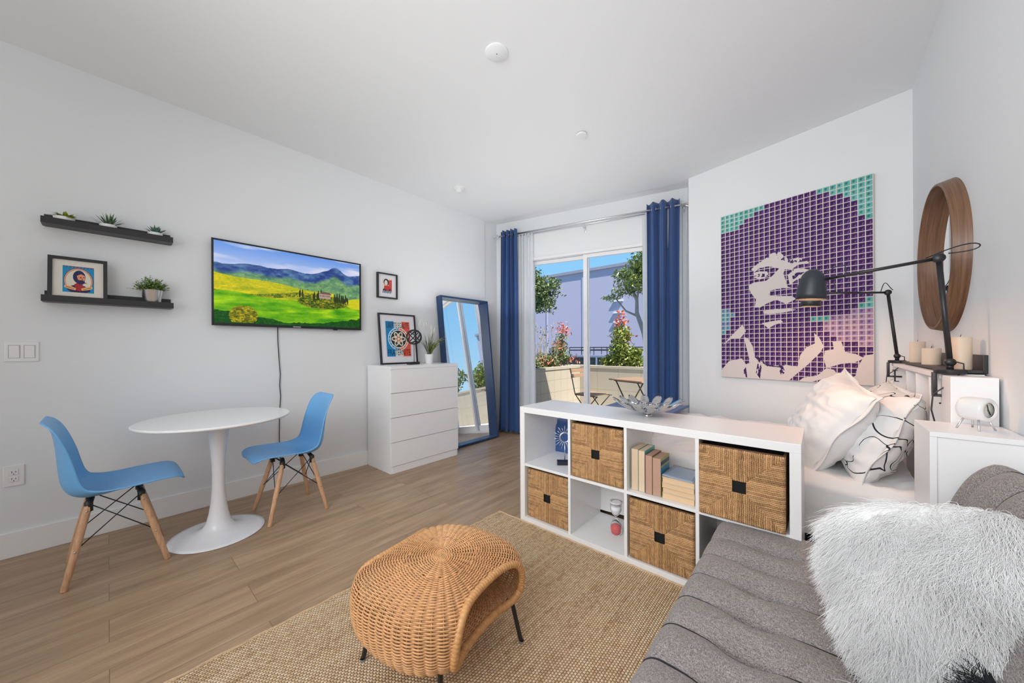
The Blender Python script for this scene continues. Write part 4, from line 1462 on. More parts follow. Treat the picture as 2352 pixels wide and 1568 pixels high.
# far end face and underside
obj('seat', mb, M_FUTON, FT, smooth=True)
cr = MB()
for k in range(13):
    v = SV[k + 1] if k + 1 < len(SV) else None
    if v is None or v > 1.70:
        continue
    pts = []
    for i in range(0, 75, 1):
        p = futon_seat(i / 74, (v - FV0) / (FV1 - FV0))
        pts.append(p + Vector((-.0018 if i < 12 else 0, .001, .0026)))
    cr.tube(pts[4:], .0024, 5)
obj('seams', cr, mat('dark_thread', (.035, .033, .035), .9), FT, smooth=True)
obj('base', MB().box(FU0 + .02, FU1, FV0, FV1 - .02, .135, .30, .02), M_FUTON, FT)
def futon_back(a, b):
    v0, v1 = -.42, 1.735
    v = v0 + (v1 - v0) * b
    s = a
    # section: from the seat crease up the reclined face, over the top and down behind
    T = [(.185, .335), (.205, .42), (.245, .53), (.285, .64), (.315, .73), (.345, .79), (.385, .825), (.425, .812), (.450, .77), (.460, .68), (.462, .50), (.462, .34)]
    x = s * (len(T) - 1)
    i = min(int(x), len(T) - 2)
    f = x - i
    def cr_(k):
        p0, p1, p2, p3 = T[max(i - 1, 0)][k], T[i][k], T[i + 1][k], T[min(i + 2, len(T) - 1)][k]
        return .5 * ((2 * p1) + (-p0 + p2) * f + (2 * p0 - 5 * p1 + 4 * p2 - p3) * f * f + (-p0 + 3 * p1 - 3 * p2 + p3) * f ** 3)
    u, z = cr_(0), cr_(1)
    ph = (v - 1.60) / PT
    d = abs(ph - round(ph)) * 2
    groove = math.exp(-(d * PT / 2 / .010) ** 2) * .010
    bow = .016 * (1 - (1 - d) ** 2)
    if s < .75:
        u -= (bow - groove) * .8
        z += (bow - groove) * .8 * max(0, s - .3) * 1.8
    e = (v1 - v) / .10
    if e < 1:
        e = max(0, e)
        q_ = 1 - math.sqrt(1 - (1 - e) ** 2)
        z = z - q_ * .16 * (z - .33) / .5
        u = u + q_ * .07 * (1 if u < .37 else -.6)
    return Vector((min(u, .474), v, z))
obj('backrest', MB().grid(futon_back, 60, 620), M_FUTON, FT, smooth=True)
cr = MB()
for k in range(-12, 1):
    v = 1.60 + PT * k
    b_ = (v + .42) / 2.155
    cr.tube([futon_back(i / 60, b_) + Vector((-.0045, 0, .002)) for i in range(2, 42)], .0026, 5)
obj('seams', cr, bpy.data.materials['dark_thread'], FT, smooth=True)
for u, v in ((-.27, 1.70), (-.27, -.25), (.15, 1.70), (.15, -.25)):
    obj('leg', MB().lathe([(0, 0), (.014, 0), (.022, .13), (0, .13)], 16, c=(u, v, .010)), M_BLACK, FT, smooth=True)

# ================================================================== bed
BED = thing('bed', 'double bed with slatted white headboard against the right wall', 'bed', (0, 0, 0))
def nz(x, y, z=0.0, s=1.0):
    return noise.noise(Vector((x * s, y * s, z)))
obj('bed_base', MB().box(-1.62, .33, 2.30, 3.48, .03, .25, .01), mat('black_base_cloth', (.012, .012, .014), .9), BED)
obj('mattress', MB().box(-1.64, .345, 2.265, 3.55, .25, .475, .03), M_SHEET, BED)
hb = MB()
HU0, HU1 = .362, .470
obj('headboard_post', MB().box(HU0, HU1, 2.030, 2.168, .0, 1.052, .002), M_WHITE2, BED)
obj('headboard_top', MB().box(HU0 - .004, HU1, 2.169, 3.42, 1.036, 1.0555, .002), M_WHITE2, BED)
obj('headboard_back', MB().box(HU1 - .016, HU1, 2.169, 3.42, .20, 1.03), M_WHITE2, BED)
for v in (2.367, 2.648, 2.907, 3.353):
    obj('headboard_slat', MB().box(HU0, HU1 - .017, v - .009, v + .009, .20, 1.03, .0015), M_WHITE2, BED)
obj('headboard_rail', MB().box(HU0, HU1 - .017, 2.169, 3.42, .18, .1995, .002), M_WHITE2, BED)

def duvet(a, b):
    # a along u (foot to head), b across: near hem, up the side, over the top, to the wall
    u = -1.70 + 2.03 * a
    wallv = 3.925 - (u + 1.006) * .2473 if u > -1.0 else 3.95
    vf = min(3.62, wallv - .02)
    side = .26
    w = vf - 2.232
    L = side + w
    s = b * L
    if s < side - .05:
        hem = .262 - .20 * min(1, max(0, (-.25 - u) / .35))
        v, z, k = 2.226, hem + s * (.472 - hem) / .21, .8
    elif s < side + .03:
        g = (s - side + .05) / .08 * PI / 2
        v, z, k = 2.232 + .055 * (1 - math.cos(g)) - .006, .472 + .055 * math.sin(g), 1
    else:
        v, z, k = 2.232 + .055 + (s - side - .03) / (w - .03) * (w - .055), .527, 1
    fold = nz(u * 1.0, v * .7 + z * 2.6, 1.0, 3.0)
    wr = nz(u * 2.2 + v, v * .9 - u, 7.0, 5.0) + .5 * nz(u * 4 - v * 2, v * 3, 3.0, 5.0)
    cr = abs(nz(u * 1.5 + z * 3, v * 1.1 - u * .6, 11.0, 3.3))
    if s < side:
        # hem rises and falls, long diagonal pulls in the cloth
        z += .020 * nz(u, 0, 5.0, 3.0) * (1 - s / side)
        pull = math.sin((u * 1.6 - z * 3.2) * 9 + 3 * nz(u, z, 2.0, 3.0))
        v += -.016 * fold + .006 * wr + .004 * pull * math.exp(-((s - .06) / .12) ** 2) - .010
        v = min(v, 2.252)
        v = max(v, 2.2205)
    else:
        z += .020 * fold + .012 * wr - .018 * cr + .022
        z += .02 * math.exp(-((v - 2.9) / .4) ** 2)
        if s > L - .06:
            z -= (s - L + .06) * .4
    if a < .03:
        z -= (1 - a / .03) * .05
    return Vector((u, v, z))
tag(obj('duvet', MB().grid(duvet, 200, 130), M_SHEET, smooth=True), 'rumpled white duvet spread over the bed', 'duvet', kind=None)

def pillow_obj(name, label, cat, w, h, d, m, loc, mtx, flange=0.0, seed=1.0, wr=1.0, sub_name='cover'):
    """soft pillow: local x width, z height, y thickness"""
    def P(sgn):
        def f(a, b):
            x, z = a * 2 - 1, b * 2 - 1
            ex, ez = abs(x), abs(z)
            inf = max(0, (1 - ex ** 2.6)) ** .45 * max(0, (1 - ez ** 2.6)) ** .45
            pinch = 1 - .10 * (ex ** 2) * (1 - ez ** 2) * 0 - .07 * (1 - ex ** 2) * ez ** 4 - .07 * (1 - ez ** 2) * ex ** 4
            y = sgn * inf * d / 2
            n1 = nz(x * 1.6 + seed, z * 1.6, seed, 1.3)
            n2 = nz(x * 3.0 - z * 1.5 + seed, z * 5.0, seed + 3, 1.0)
            n3 = abs(nz(x * 2 + z * 2, z * 3 - x * 2 + seed, seed, 1.6))
            y += sgn * inf ** .5 * (.018 * n1 + .012 * n2 - .020 * n3) * wr
            e = min(1 - ex, 1 - ez)
            y += math.exp(-(e / .07) ** 2) * .012 * math.sin((x + z) * 16 + seed * 3) * wr * .6
            return Vector((x * w / 2 * pinch, y, z * h / 2 * pinch))
        return f
    t = thing(name, label, cat)
    t.matrix_world = Matrix.Translation(loc) @ mtx
    mb = MB().grid(P(-1), 56, 56)
    mb.grid(P(1), 56, 56)
    obj(sub_name, mb, m, t, smooth=True)
    if flange:
        fl = MB()
        n = 120
        vs, fs = [], []
        for k in range(n):
            g = k / n * 4
            e, f = int(g), g - int(g)
            q = f * 2 - 1
            x, z = [(q, -1), (1, q), (-q, 1), (-1, -q)][e]
            pinch = 1 - .07 * (1 - x * x) * z ** 4 - .07 * (1 - z * z) * x ** 4
            for j, r in enumerate((.985, 1.0, 1.0)):
                ox, oz = (flange * (j / 2)) * (x if abs(x) > .96 else x * .3), (flange * (j / 2)) * (z if abs(z) > .96 else z * .3)
                vs.append(Vector((x * w / 2 * pinch * r + ox, .010 * math.sin(k * .33 + seed) * (.3 + j * .5), z * h / 2 * pinch * r + oz)))
        for k in range(n):
            k2 = (k + 1) % n
            for j in range(2):
                fs.append((k * 3 + j, k2 * 3 + j, k2 * 3 + j + 1, k * 3 + j + 1))
        fl.add(vs, fs)
        obj('flange', fl, m, t, smooth=True, solid=.004)
    return t
def basis(xa, nrm):
    """matrix whose local x is xa and local -y is the facing direction nrm"""
    nrm = Vector(nrm).normalized()
    x = Vector(xa)
    x = (x - nrm * x.dot(nrm)).normalized()
    y = -nrm
    z = x.cross(y)
    return Matrix(((x.x, y.x, z.x, 0), (x.y, y.y, z.y, 0), (x.z, y.z, z.z, 0), (0, 0, 0, 1)))
def line_print_mat():
    m, nt, b = new_mat('leaf_line_print')
    tc = _n(nt, 'ShaderNodeTexCoord')
    nz1 = _n(nt, 'ShaderNodeTexNoise', Scale=3.0, Detail=1.0)
    nt.links.new(tc.outputs['Object'], nz1.inputs['Vector'])
    mixv = _n(nt, 'ShaderNodeMix', data_type='VECTOR')
    mixv.inputs['Factor'].default_value = .35
    nt.links.new(tc.outputs['Object'], mixv.inputs['A'])
    nt.links.new(nz1.outputs['Color'], mixv.inputs['B'])
    mp = _n(nt, 'ShaderNodeMapping')
    mp.inputs['Scale'].default_value = (7.0, 2.0, 15.0)
    mp.inputs['Rotation'].default_value = (0, R(38), 0)
    nt.links.new(mixv.outputs['Result'], mp.inputs[0])
    vo = _n(nt, 'ShaderNodeTexVoronoi', feature='DISTANCE_TO_EDGE')
    vo.inputs['Scale'].default_value = 1.3
    nt.links.new(mp.outputs[0], vo.inputs['Vector'])
    lt = _n(nt, 'ShaderNodeMath', operation='LESS_THAN')
    lt.inputs[1].default_value = .015
    nt.links.new(vo.outputs['Distance'], lt.inputs[0])
    n2 = _n(nt, 'ShaderNodeTexNoise', Scale=4.0)
    nt.links.new(tc.outputs['Object'], n2.inputs['Vector'])
    gt = _n(nt, 'ShaderNodeMath', operation='GREATER_THAN')
    gt.inputs[1].default_value = .40
    nt.links.new(n2.outputs['Fac'], gt.inputs[0])
    ml = _n(nt, 'ShaderNodeMath', operation='MULTIPLY')
    nt.links.new(lt.outputs[0], ml.inputs[0])
    nt.links.new(gt.outputs[0], ml.inputs[1])
    mx = _n(nt, 'ShaderNodeMix', data_type='RGBA')
    mx.inputs['A'].default_value = (.78, .78, .78, 1)
    mx.inputs['B'].default_value = (.03, .035, .045, 1)
    nt.links.new(ml.outputs[0], mx.inputs['Factor'])
    nt.links.new(mx.outputs['Result'], b.inputs['Base Color'])
    b.inputs['Roughness'].default_value = .85
    b.inputs['Specular IOR Level'].default_value = .15
    return m
pillow_obj('bed_pillow', 'plump plain white pillow propped in front of the printed pillow on the bed', 'pillow', .66, .50, .25, M_SHEET,
           (.030, 2.62, .755), basis((.10, 1, 0), (-.86, -.16, .50)), flange=.016, seed=1.3, wr=.8)
pillow_obj('bed_pillow', 'white pillow printed with black leaf outlines, leaning on the headboard', 'pillow', .68, .48, .21, line_print_mat(),
           (.215, 2.60, .735), basis((.03, 1, 0), (-.90, -.05, .40)), flange=.016, seed=4.2)
# folded blue throw over the foot of the bed
def throw(a, b):
    u = -1.52 + .60 * a
    s = b * 1.62
    if s < .24:
        v, z = 2.205 , .36 + s
        v = 2.206 - .003 * math.sin(a * 30)
        z = .34 + s * .95
    elif s < .30:
        g = (s - .24) / .06 * PI / 2
        v, z = 2.206 + .05 * (1 - math.cos(g)), .568 + .045 * math.sin(g)
    else:
        v, z = 2.256 + (s - .30), .613
    z += .004 * math.sin(a * 24 + v * 4) + .006 * nz(u, v, 2.0, 4.0)
    return Vector((u, min(v, 3.58), z))
th_ = obj('throw_blanket', MB().grid(throw, 30, 70), M_CURT, smooth=True, solid=.014)
tag(th_, 'folded deep blue throw laid across the foot of the bed', 'blanket')

# ================================================================== white side unit with clock
SU = thing('bedside_unit', 'white box-shaped side unit standing between the futon back and the bed', 'cabinet', (0, 0, 0))
u0, u1, v0, v1, zt = .272, .474, 1.772, 2.024, .885
obj('top_panel', MB().box(u0, u1, v0, v1, zt - .016, zt, .001), M_WHITE2, SU)
obj('side_panel', MB().box(u0, u0 + .016, v0, v1, .002, zt - .0163, .001), M_WHITE2, SU)
obj('side_panel', MB().box(u1 - .016, u1, v0, v1, .002, zt - .0163, .001), M_WHITE2, SU)
obj('front_panel', MB().box(u0 + .0162, u1 - .0162, v0 + .006, v0 + .020, .02, zt - .0165), M_WHITE2, SU)
obj('back_panel', MB().box(u0 + .0162, u1 - .0162, v1 - .014, v1 - .004, .02, zt - .0165), M_WHITE2, SU)
obj('bottom_panel', MB().box(u0 + .0162, u1 - .0162, v0 + .021, v1 - .015, .02, .036), M_WHITE2, SU)

CK = thing('desk_clock', 'small white capsule-shaped clock on four metal legs on the side unit', 'clock', (.395, 1.915, .8853), (0, 0, R(49)))
# local x = long axis of the body
prof = [(.024, -.030), (.027, -.034), (.033, -.034), (.038, -.030), (.0395, -.024), (.0395, .018), (.037, .027), (.030, .032), (.018, .034), (0, .034)]
TM = Matrix.Translation((0, 0, .068)) @ Matrix.Rotation(R(-90), 4, 'X')
obj('body', MB().lathe(prof, 36, mtx=TM), M_PLATE, CK, smooth=True)
FM = Matrix.Translation((0, -.026, .068)) @ Matrix.Rotation(R(90), 4, 'X')
obj('dial', MB().lathe([(0, .0015), (.0245, .0015), (.0260, .0), (.0260, -.004)], 32, mtx=FM), mat('pale_dial', (.62, .64, .60), .2), CK, smooth=True)
hd = MB()
hd.tube([(0, -.029, .068), (.009, -.029, .052)], .0016, 6).tube([(0, -.029, .068), (-.004, -.029, .086)], .0011, 6)
hd.lathe([(0, .0035), (.0018, .0035), (.0018, 0)], 10, mtx=FM)
obj('hands', hd, M_BLACK, CK, smooth=True)
for sx, sy in ((-.020, -.018), (-.020, .018), (.020, -.018), (.020, .018)):
    obj('leg', MB().tube([(sx, sy, .034), (sx * 1.7, sy * 1.5, 0)], .0028, 8), M_GALV, CK, smooth=True)

# ================================================================== ledge and candles above the headboard
t = ledge('dark picture ledge above the headboard holding candles', 2.164, 3.25, 1.060, RW, .092, -1, .012)
M_WAX = mat('ivory_wax', (.70, .58, .46), .55, var=.02)
M_WAX.node_tree.nodes['Principled BSDF'].inputs['Subsurface Weight'].default_value = .25
M_WAX.node_tree.nodes['Principled BSDF'].inputs['Subsurface Radius'].default_value = (.02, .01, .005)
def candle(label, v, r, h):
    t = thing('pillar_candle', label, 'candle', (RW - .055, v, 1.0723), group='candles on the ledge above the headboard')
    obj('wax', MB().lathe([(0, 0), (r, 0), (r, h - .003), (r - .003, h), (r * .75, h - .002), (r * .4, h - .006), (0, h - .007)], 36), M_WAX, t, angle=50)
    obj('wick', MB().tube([(0, 0, h - .008), (0, .001, h + .004), (.002, .002, h + .010)], .0010, 6), M_BLACK, t, smooth=True)
candle('tall ivory pillar candle on the ledge, nearest the viewer', 2.225, .029, .128)
candle('short ivory pillar candle in the middle of the ledge', 2.71, .033, .082)
candle('ivory pillar candle at the far end of the ledge', 3.04, .031, .118)

# round walnut mirror
t = thing('round_wall_mirror', 'round wall mirror in a deep walnut ring on the right wall', 'mirror', (RW, 2.70, 1.60), (0, R(-90), 0))
r, d, tp_ = .366, .054, .014
obj('ring', MB().lathe([(r, .0), (r - tp_, d - .002), (r - tp_ - .003, d), (r - tp_ - .009, d), (r - tp_ - .011, d - .002), (r - .013, .006), (r - .013, 0)], 128), M_WALNUT, t, angle=40)
obj('mirror_glass', MB().lathe([(0, .006), (r - .0135, .006), (r - .0135, .002), (0, .002)], 96), M_MIRROR, t, angle=30)

# ================================================================== clamp lamps on the headboard
def clamp_lamp(label, base, elbow, head, shade, lr, joint_loop):
    t = thing('clamp_lamp', label, 'lamp', base, group='black clamp lamps on the headboard')
    B = Vector(base)
    e, h_, s = Vector(elbow) - B, Vector(head) - B, Vector(shade) - B
    cl = MB()
    cl.lathe([(0, .0), (.040, 0), (.042, .004), (.042, .014), (.038, .018), (0, .018)], 28, sx=1.0, sy=1.15)
    cl.box(-.046, -.034, -.016, .016, -.085, .004, .002)
    cl.box(-.046, .02, -.012, .012, -.092, -.082, .002)
    cl.tube([(-.010, 0, -.12), (-.010, 0, -.045)], .004, 8)
    cl.lathe([(0, -.048), (.012, -.048), (.012, -.044), (0, -.044)], 14, c=(-.010, 0, 0))
    cl.tube([(-.028, 0, -.118), (.008, 0, -.118)], .003, 8)
    obj('clamp', cl, M_BLACK, t, angle=35)
    lp = MB().tube([(0, 0, .016), (0, 0, .040)], .010, 12)
    lp.lathe([(0, -.012), (.014, -.012), (.016, -.006), (.016, .006), (.014, .012), (0, .012)], 20, mtx=Matrix.Translation((0, 0, .045)) @ Matrix.Rotation(R(90), 4, 'X'))
    obj('lower_joint', lp, M_BLACK, t, smooth=True)
    obj('pole', MB().tube([(0, 0, .045), e], .0088, 14), M_BLACK, t, smooth=True)
    ej = MB().lathe([(0, -.013), (.016, -.013), (.018, -.008), (.018, .008), (.016, .013), (0, .013)], 24, mtx=Matrix.Translation(e) @ Matrix.Rotation(R(90), 4, 'X'))
    obj('elbow_joint', ej, M_BLACK, t, smooth=True)
    obj('arm', MB().tube([e, h_], .0068, 12), M_BLACK, t, smooth=True)
    # shade, opening downwards
    sh = [(.0, .118), (.018, .117), (.034, .110), (.048, .097), (.058, .078), (.064, .052), (.068, .024), (.0715, 0)]
    sh = [(a_ * lr / .0715, b_ * .142 / .118) for a_, b_ in sh]
    SM = Matrix.Translation(s) @ Matrix.Rotation(R(4), 4, 'Y')
    so = obj('lamp_shade', MB().lathe(sh, 40, mtx=SM), mat('grey_black_shade', (.035, .04, .048), .42, .3), t, smooth=True, solid=.0025)
    obj('bulb', MB().lathe([(0, .028), (.022, .034), (.028, .052), (.020, .074), (.012, .085), (0, .086)], 20, mtx=SM), M_LENS, so, smooth=True)
    obj('neck', MB().tube([h_, h_.lerp(s + Vector((0, 0, .055)), .6)], .008, 10), M_BLACK, so, smooth=True)
    # cable loops
    pts = []
    for k in range(15):
        g = k / 14
        p = e.lerp(e + joint_loop, math.sin(g * PI)) + Vector((-.03 + .05 * g, .03 * math.cos(g * PI), .014 * math.sin(g * 2 * PI) + .01))
        pts.append(p)
    cb = MB().tube(pts, .0022, 6)
    pts = []
    for k in range(15):
        g = k / 14
        pts.append(h_ + Vector((.10 * g - .03 + .04 * math.sin(g * PI), .03, .012 + .055 * math.sin(g * PI) - .01 * g)))
    cb.tube(pts, .0020, 6)
    pts = [Vector((.006, -.010, .05)), Vector((.03, -.02, .04)), Vector((.028, -.03, .02)), Vector((.0, -.035, -.03)), Vector((-.05, -.04, -.08)), Vector((-.055, -.045, -.14)), Vector((-.045, -.05, -.2))]
    cb.tube(pts, .0024, 6)
    obj('cable', cb, M_BLACK, t, smooth=True)
    l = lamp('bulb_glow', 'POINT', 7, B + s + Vector((0, 0, .022)), color=(1.0, .50, .24))
    l.data.shadow_soft_size = .025
    return t
clamp_lamp('black clamp lamp nearer the viewer, arm reaching over the bed', (.385, 2.165, 1.0565), (.360, 2.178, 1.515), (.020, 2.195, 1.478), (-.030, 2.20, 1.388), .0575, Vector((.09, -.07, .015)))
clamp_lamp('black clamp lamp on the far end of the headboard', (.378, 3.345, 1.0565), (.343, 3.39, 1.520), (.010, 3.20, 1.530), (-.045, 3.18, 1.440), .0560, Vector((0, 0, .05)))

# ================================================================== stamp-grid portrait canvas
PA, PB = Vector((-1.006, 3.925, 0)), Vector((.478, 3.558, 0))
dirp = (PB - PA).normalized()
c0 = Vector((-.692, 3.847, 0))
c1 = Vector((.303, 3.601, 0))
mid = (c0 + c1) / 2 + Vector((dirp.y, -dirp.x, 0)) * .002
ang = math.atan2(dirp.y, dirp.x)
t = thing('wall_canvas', 'large purple and teal stamp-grid portrait canvas on the wall behind the bed', 'picture', (mid.x, mid.y, .884), (0, 0, ang))
pw, ph = 1.022, 1.508
obj('canvas', MB().box(-pw / 2, pw / 2, -.034, 0, 0, ph, .002), mat('cream_canvas', s2l(214, 206, 200), .8, var=.01), t)
NX, NY, K_ = 26, 38, 16
im, X, Y = canvas(NX * K_, NY * K_, (222, 212, 204))
cellx, celly = (X * NX) % 1, (Y * NY) % 1
inside = (cellx > .09) & (cellx < .93) & (celly > .09) & (celly < .93)
HOM = np.array([[0.001260267, -9.083008e-06, -0.07236432], [0.0002518816, 0.0009183184, -0.3438709], [0.0002935409, 9.452743e-07, 1]])
def tp(pts):
    """outline drawn on the sheet in its own proportions"""
    o = []
    for x, y in pts:
        w_ = HOM @ np.array([x, y, 1.0])
        o.append((w_[0] / w_[2], w_[1] / w_[2]))
    return o
ccx, ccy = (np.floor(X * NX) + .5) / NX, (np.floor(Y * NY) + .5) / NY
hair = inpoly(ccx, ccy, tp([(60, 470), (140, 470), (200, 410), (290, 350), (380, 280), (440, 250), (560, 215), (700, 190), (830, 215), (960, 215), (1010, 330), (1080, 380), (1115, 420), (1118, 900), (1040, 960), (960, 1010), (860, 1040), (700, 1060), (1120, 1250), (1125, 1530), (60, 1480)]))
teal2 = inpoly(ccx, ccy, tp([(60, 1000), (150, 1010), (140, 1110), (60, 1200)]))
fade = inpoly(ccx, ccy, tp([(850, 1040), (1125, 960), (1125, 1270), (900, 1200), (760, 1130)]))
rs = np.random.RandomState(8)
jit = rs.rand(NY, NX)[np.clip((Y * NY).astype(int), 0, NY - 1), np.clip((X * NX).astype(int), 0, NX - 1)]
base = np.where(hair[..., None], mixc((70, 34, 96), (88, 46, 112), jit), mixc((84, 172, 160), (112, 190, 182), jit))
base = np.where((teal2 & ~fade)[..., None], mixc((120, 130, 180), (100, 176, 176), Y * 0 + jit), base)
base = np.where(fade[..., None], mixc((150, 120, 170), (190, 150, 170), jit), base)
dark = ((cellx - .42) / .2) ** 2 + ((celly - .45) / .25) ** 2 < 1
light = ((cellx - .62) / .14) ** 2 + ((celly - .62) / .2) ** 2 < 1
cb_ = np.where(dark[..., None], base * .72, base)
cb_ = np.where((light & ~dark)[..., None], base * .6 + .4 * np.array((.72, .62, .82)), cb_)
im = np.where(inside[..., None], cb_, im)
cream = (216, 206, 202)
for P in ([(275, 720), (310, 690), (370, 650), (420, 610), (470, 600), (540, 655), (600, 640), (650, 650), (680, 680), (600, 690), (560, 720), (510, 720), (500, 750), (530, 840), (560, 850), (500, 850), (440, 860), (405, 870), (400, 900), (430, 905), (520, 905), (560, 905), (590, 925), (520, 960), (450, 930), (380, 960), (340, 985), (300, 985), (310, 930), (270, 880), (258, 830), (300, 810), (380, 800), (430, 760), (470, 715), (400, 700), (330, 712), (300, 740)],
          [(290, 745), (330, 735), (385, 735), (400, 765), (340, 790), (300, 780)],
          [(530, 760), (580, 720), (640, 715), (700, 730), (640, 770), (580, 800), (545, 830)],
          [(360, 1010), (440, 995), (530, 990), (590, 1000), (500, 1020), (400, 1030), (365, 1030)],
          [(350, 1095), (420, 1080), (480, 1070), (500, 1085), (440, 1105), (395, 1130), (380, 1115)],
          [(75, 1250), (130, 1190), (215, 1105), (240, 1150), (200, 1200), (140, 1200)],
          [(225, 1190), (255, 1200), (290, 1260), (300, 1330), (400, 1390), (480, 1400), (520, 1380), (600, 1395), (620, 1310), (660, 1260), (720, 1230), (715, 1160), (750, 1190), (780, 1250), (760, 1290), (680, 1370), (620, 1420), (540, 1490), (60, 1480), (70, 1420), (120, 1360), (210, 1340), (240, 1380), (270, 1370)],
          [(840, 1215), (900, 1215), (930, 1290), (1000, 1300), (1060, 1330), (990, 1360), (900, 1370), (800, 1400), (780, 1330), (790, 1280), (850, 1270)],
          [(600, 1500), (640, 1470), (740, 1450), (800, 1400), (850, 1410), (900, 1470), (860, 1500), (760, 1480), (680, 1500)],
          [(1060, 1310), (1130, 1300), (1130, 1540), (880, 1530), (960, 1470), (1000, 1450), (1010, 1400)]):
    m_ = inpoly(X, Y, tp(P))
    im = np.where(m_[..., None], np.array(cream) / 255., im)
sp = fbm(X, Y, 60, 3, 9)
for P in ([(290, 770), (330, 752), (380, 750), (396, 765), (350, 775)], [(550, 775), (590, 745), (650, 738), (620, 760), (570, 790)],
          [(330, 1330), (350, 1400), (340, 1480), (310, 1440)], [(240, 1400), (250, 1470), (230, 1480), (225, 1420)],
          [(470, 1380), (500, 1390), (515, 1430), (490, 1460), (478, 1430)], [(305, 1310), (400, 1380), (500, 1400), (390, 1392), (310, 1340)]):
    m_ = inpoly(X, Y, tp(P))
    im = np.where((m_ & (sp > .38))[..., None], np.array((62, 36, 92)) / 255., im)
for P in ([(360, 640), (420, 590), (560, 620), (660, 630), (680, 660), (560, 680), (430, 640)],):
    m_ = inpoly(X, Y, tp(P))
    im = np.where((m_ & (sp > .52))[..., None], np.array((78, 44, 104)) / 255., im)
painted('printed_front', pw - .004, ph - .004, im, attr_mat('canvas_print', .75), t, (0, -.0348, .002))

# ================================================================== curtain rod and curtains
RZ = 2.70
rod = link('curtain_rod', None)
rod.matrix_world = MW
tag(rod, 'brushed steel double curtain rod with ring finials above the balcony door', 'curtain rod')
obj('pole', MB().tube([(.09, -.105, RZ), (2.40, -.105, RZ)], .0115, 14), M_GALV, rod, smooth=True)
obj('sheer_pole', MB().tube([(.11, -.050, RZ - .012), (2.41, -.050, RZ - .012)], .007, 12), M_GALV, rod, smooth=True)
for s in (.045, 2.445 - .012):
    o = obj('finial', MB().tube([(s + .034 * math.cos(g), -.105 , RZ + .024 * math.sin(g)) for g in np.linspace(0, 2 * PI, 33)[:-1]], .0075, 8, closed=True), M_GALV, rod, smooth=True)
for s in (.52, 1.27, 2.385):
    b_ = MB().tube([(s, -.105, RZ - .018), (s, -.105, RZ - .045), (s, -.06, RZ - .06), (s, -.004, RZ - .06)], .006, 8)
    b_.box(s - .010, s + .010, -.005, -.0005, RZ - .10, RZ - .02, .001)
    obj('bracket', b_, M_GALV, rod, smooth=True)
def curtain(name, label, s0, s1, n, amp, m, y0, ztop, zbot, flare, seed, group, solid=.002, grom=True, phase=0.0):
    t = link(name, None)
    t.matrix_world = MW
    tag(t, label, 'curtain', group)
    def f(a, b):
        z = ztop + (zbot - ztop) * b
        aa = a + .012 * math.sin(a * 17 + seed) * b
        wdt = (s1 - s0)
        s = s0 + wdt * aa + flare * b * (aa - .75 if flare > 0 else aa - .25)
        am = amp * (1 - .25 * b + .18 * math.sin(b * 3 + a * 9 + seed))
        y = y0 + am * math.sin(2 * PI * n * a + phase + .5 * b * math.sin(seed + a * 8))
        s += .010 * math.sin(2 * PI * n * a * 1.5 + b * 2 + seed) * (.3 + b)
        return Vector((s, y, z))
    mb = MB().grid(f, 110, 60)
    obj('cloth', mb, m, t, smooth=True, solid=solid)
    if grom:
        for k in range(int(n * 2)):
            a = (k + .0) / (n * 2) + (.0 if phase == 0 else .25 / n)
            if 0.01 < a < .99:
                p = f(a, (ztop - RZ) / (ztop - zbot))
                ring = [(p.x + .004, -.105 + .0 + .021 * math.cos(g), RZ + .021 * math.sin(g)) for g in np.linspace(0, 2 * PI, 25)[:-1]]
                obj('grommet', MB().tube(ring, .0035, 6, closed=True), M_NICKEL, t, smooth=True)
    return t
curtain('curtain', 'long blue curtain hanging at the left side of the balcony door', .115, .365, 4, .042, M_CURT, -.105, 2.765, .025, .07, 1.0, 'blue curtains')
curtain('curtain', 'long blue curtain hanging at the right side of the balcony door', 2.005, 2.345, 3.5, .045, M_CURT, -.108, 2.775, .025, -.03, 2.4, 'blue curtains')
curtain('sheer_curtain', 'white sheer curtain bunched beside the left blue curtain', .34, .575, 5, .020, M_SHEER, -.052, 2.715, .02, .03, 3.3, 'white sheer curtains', solid=None, grom=False)
curtain('sheer_curtain', 'white sheer curtain bunched behind the right blue curtain', 1.955, 2.42, 8, .022, M_SHEER, -.050, 2.715, .02, -.02, 5.1, 'white sheer curtains', solid=None, grom=False)

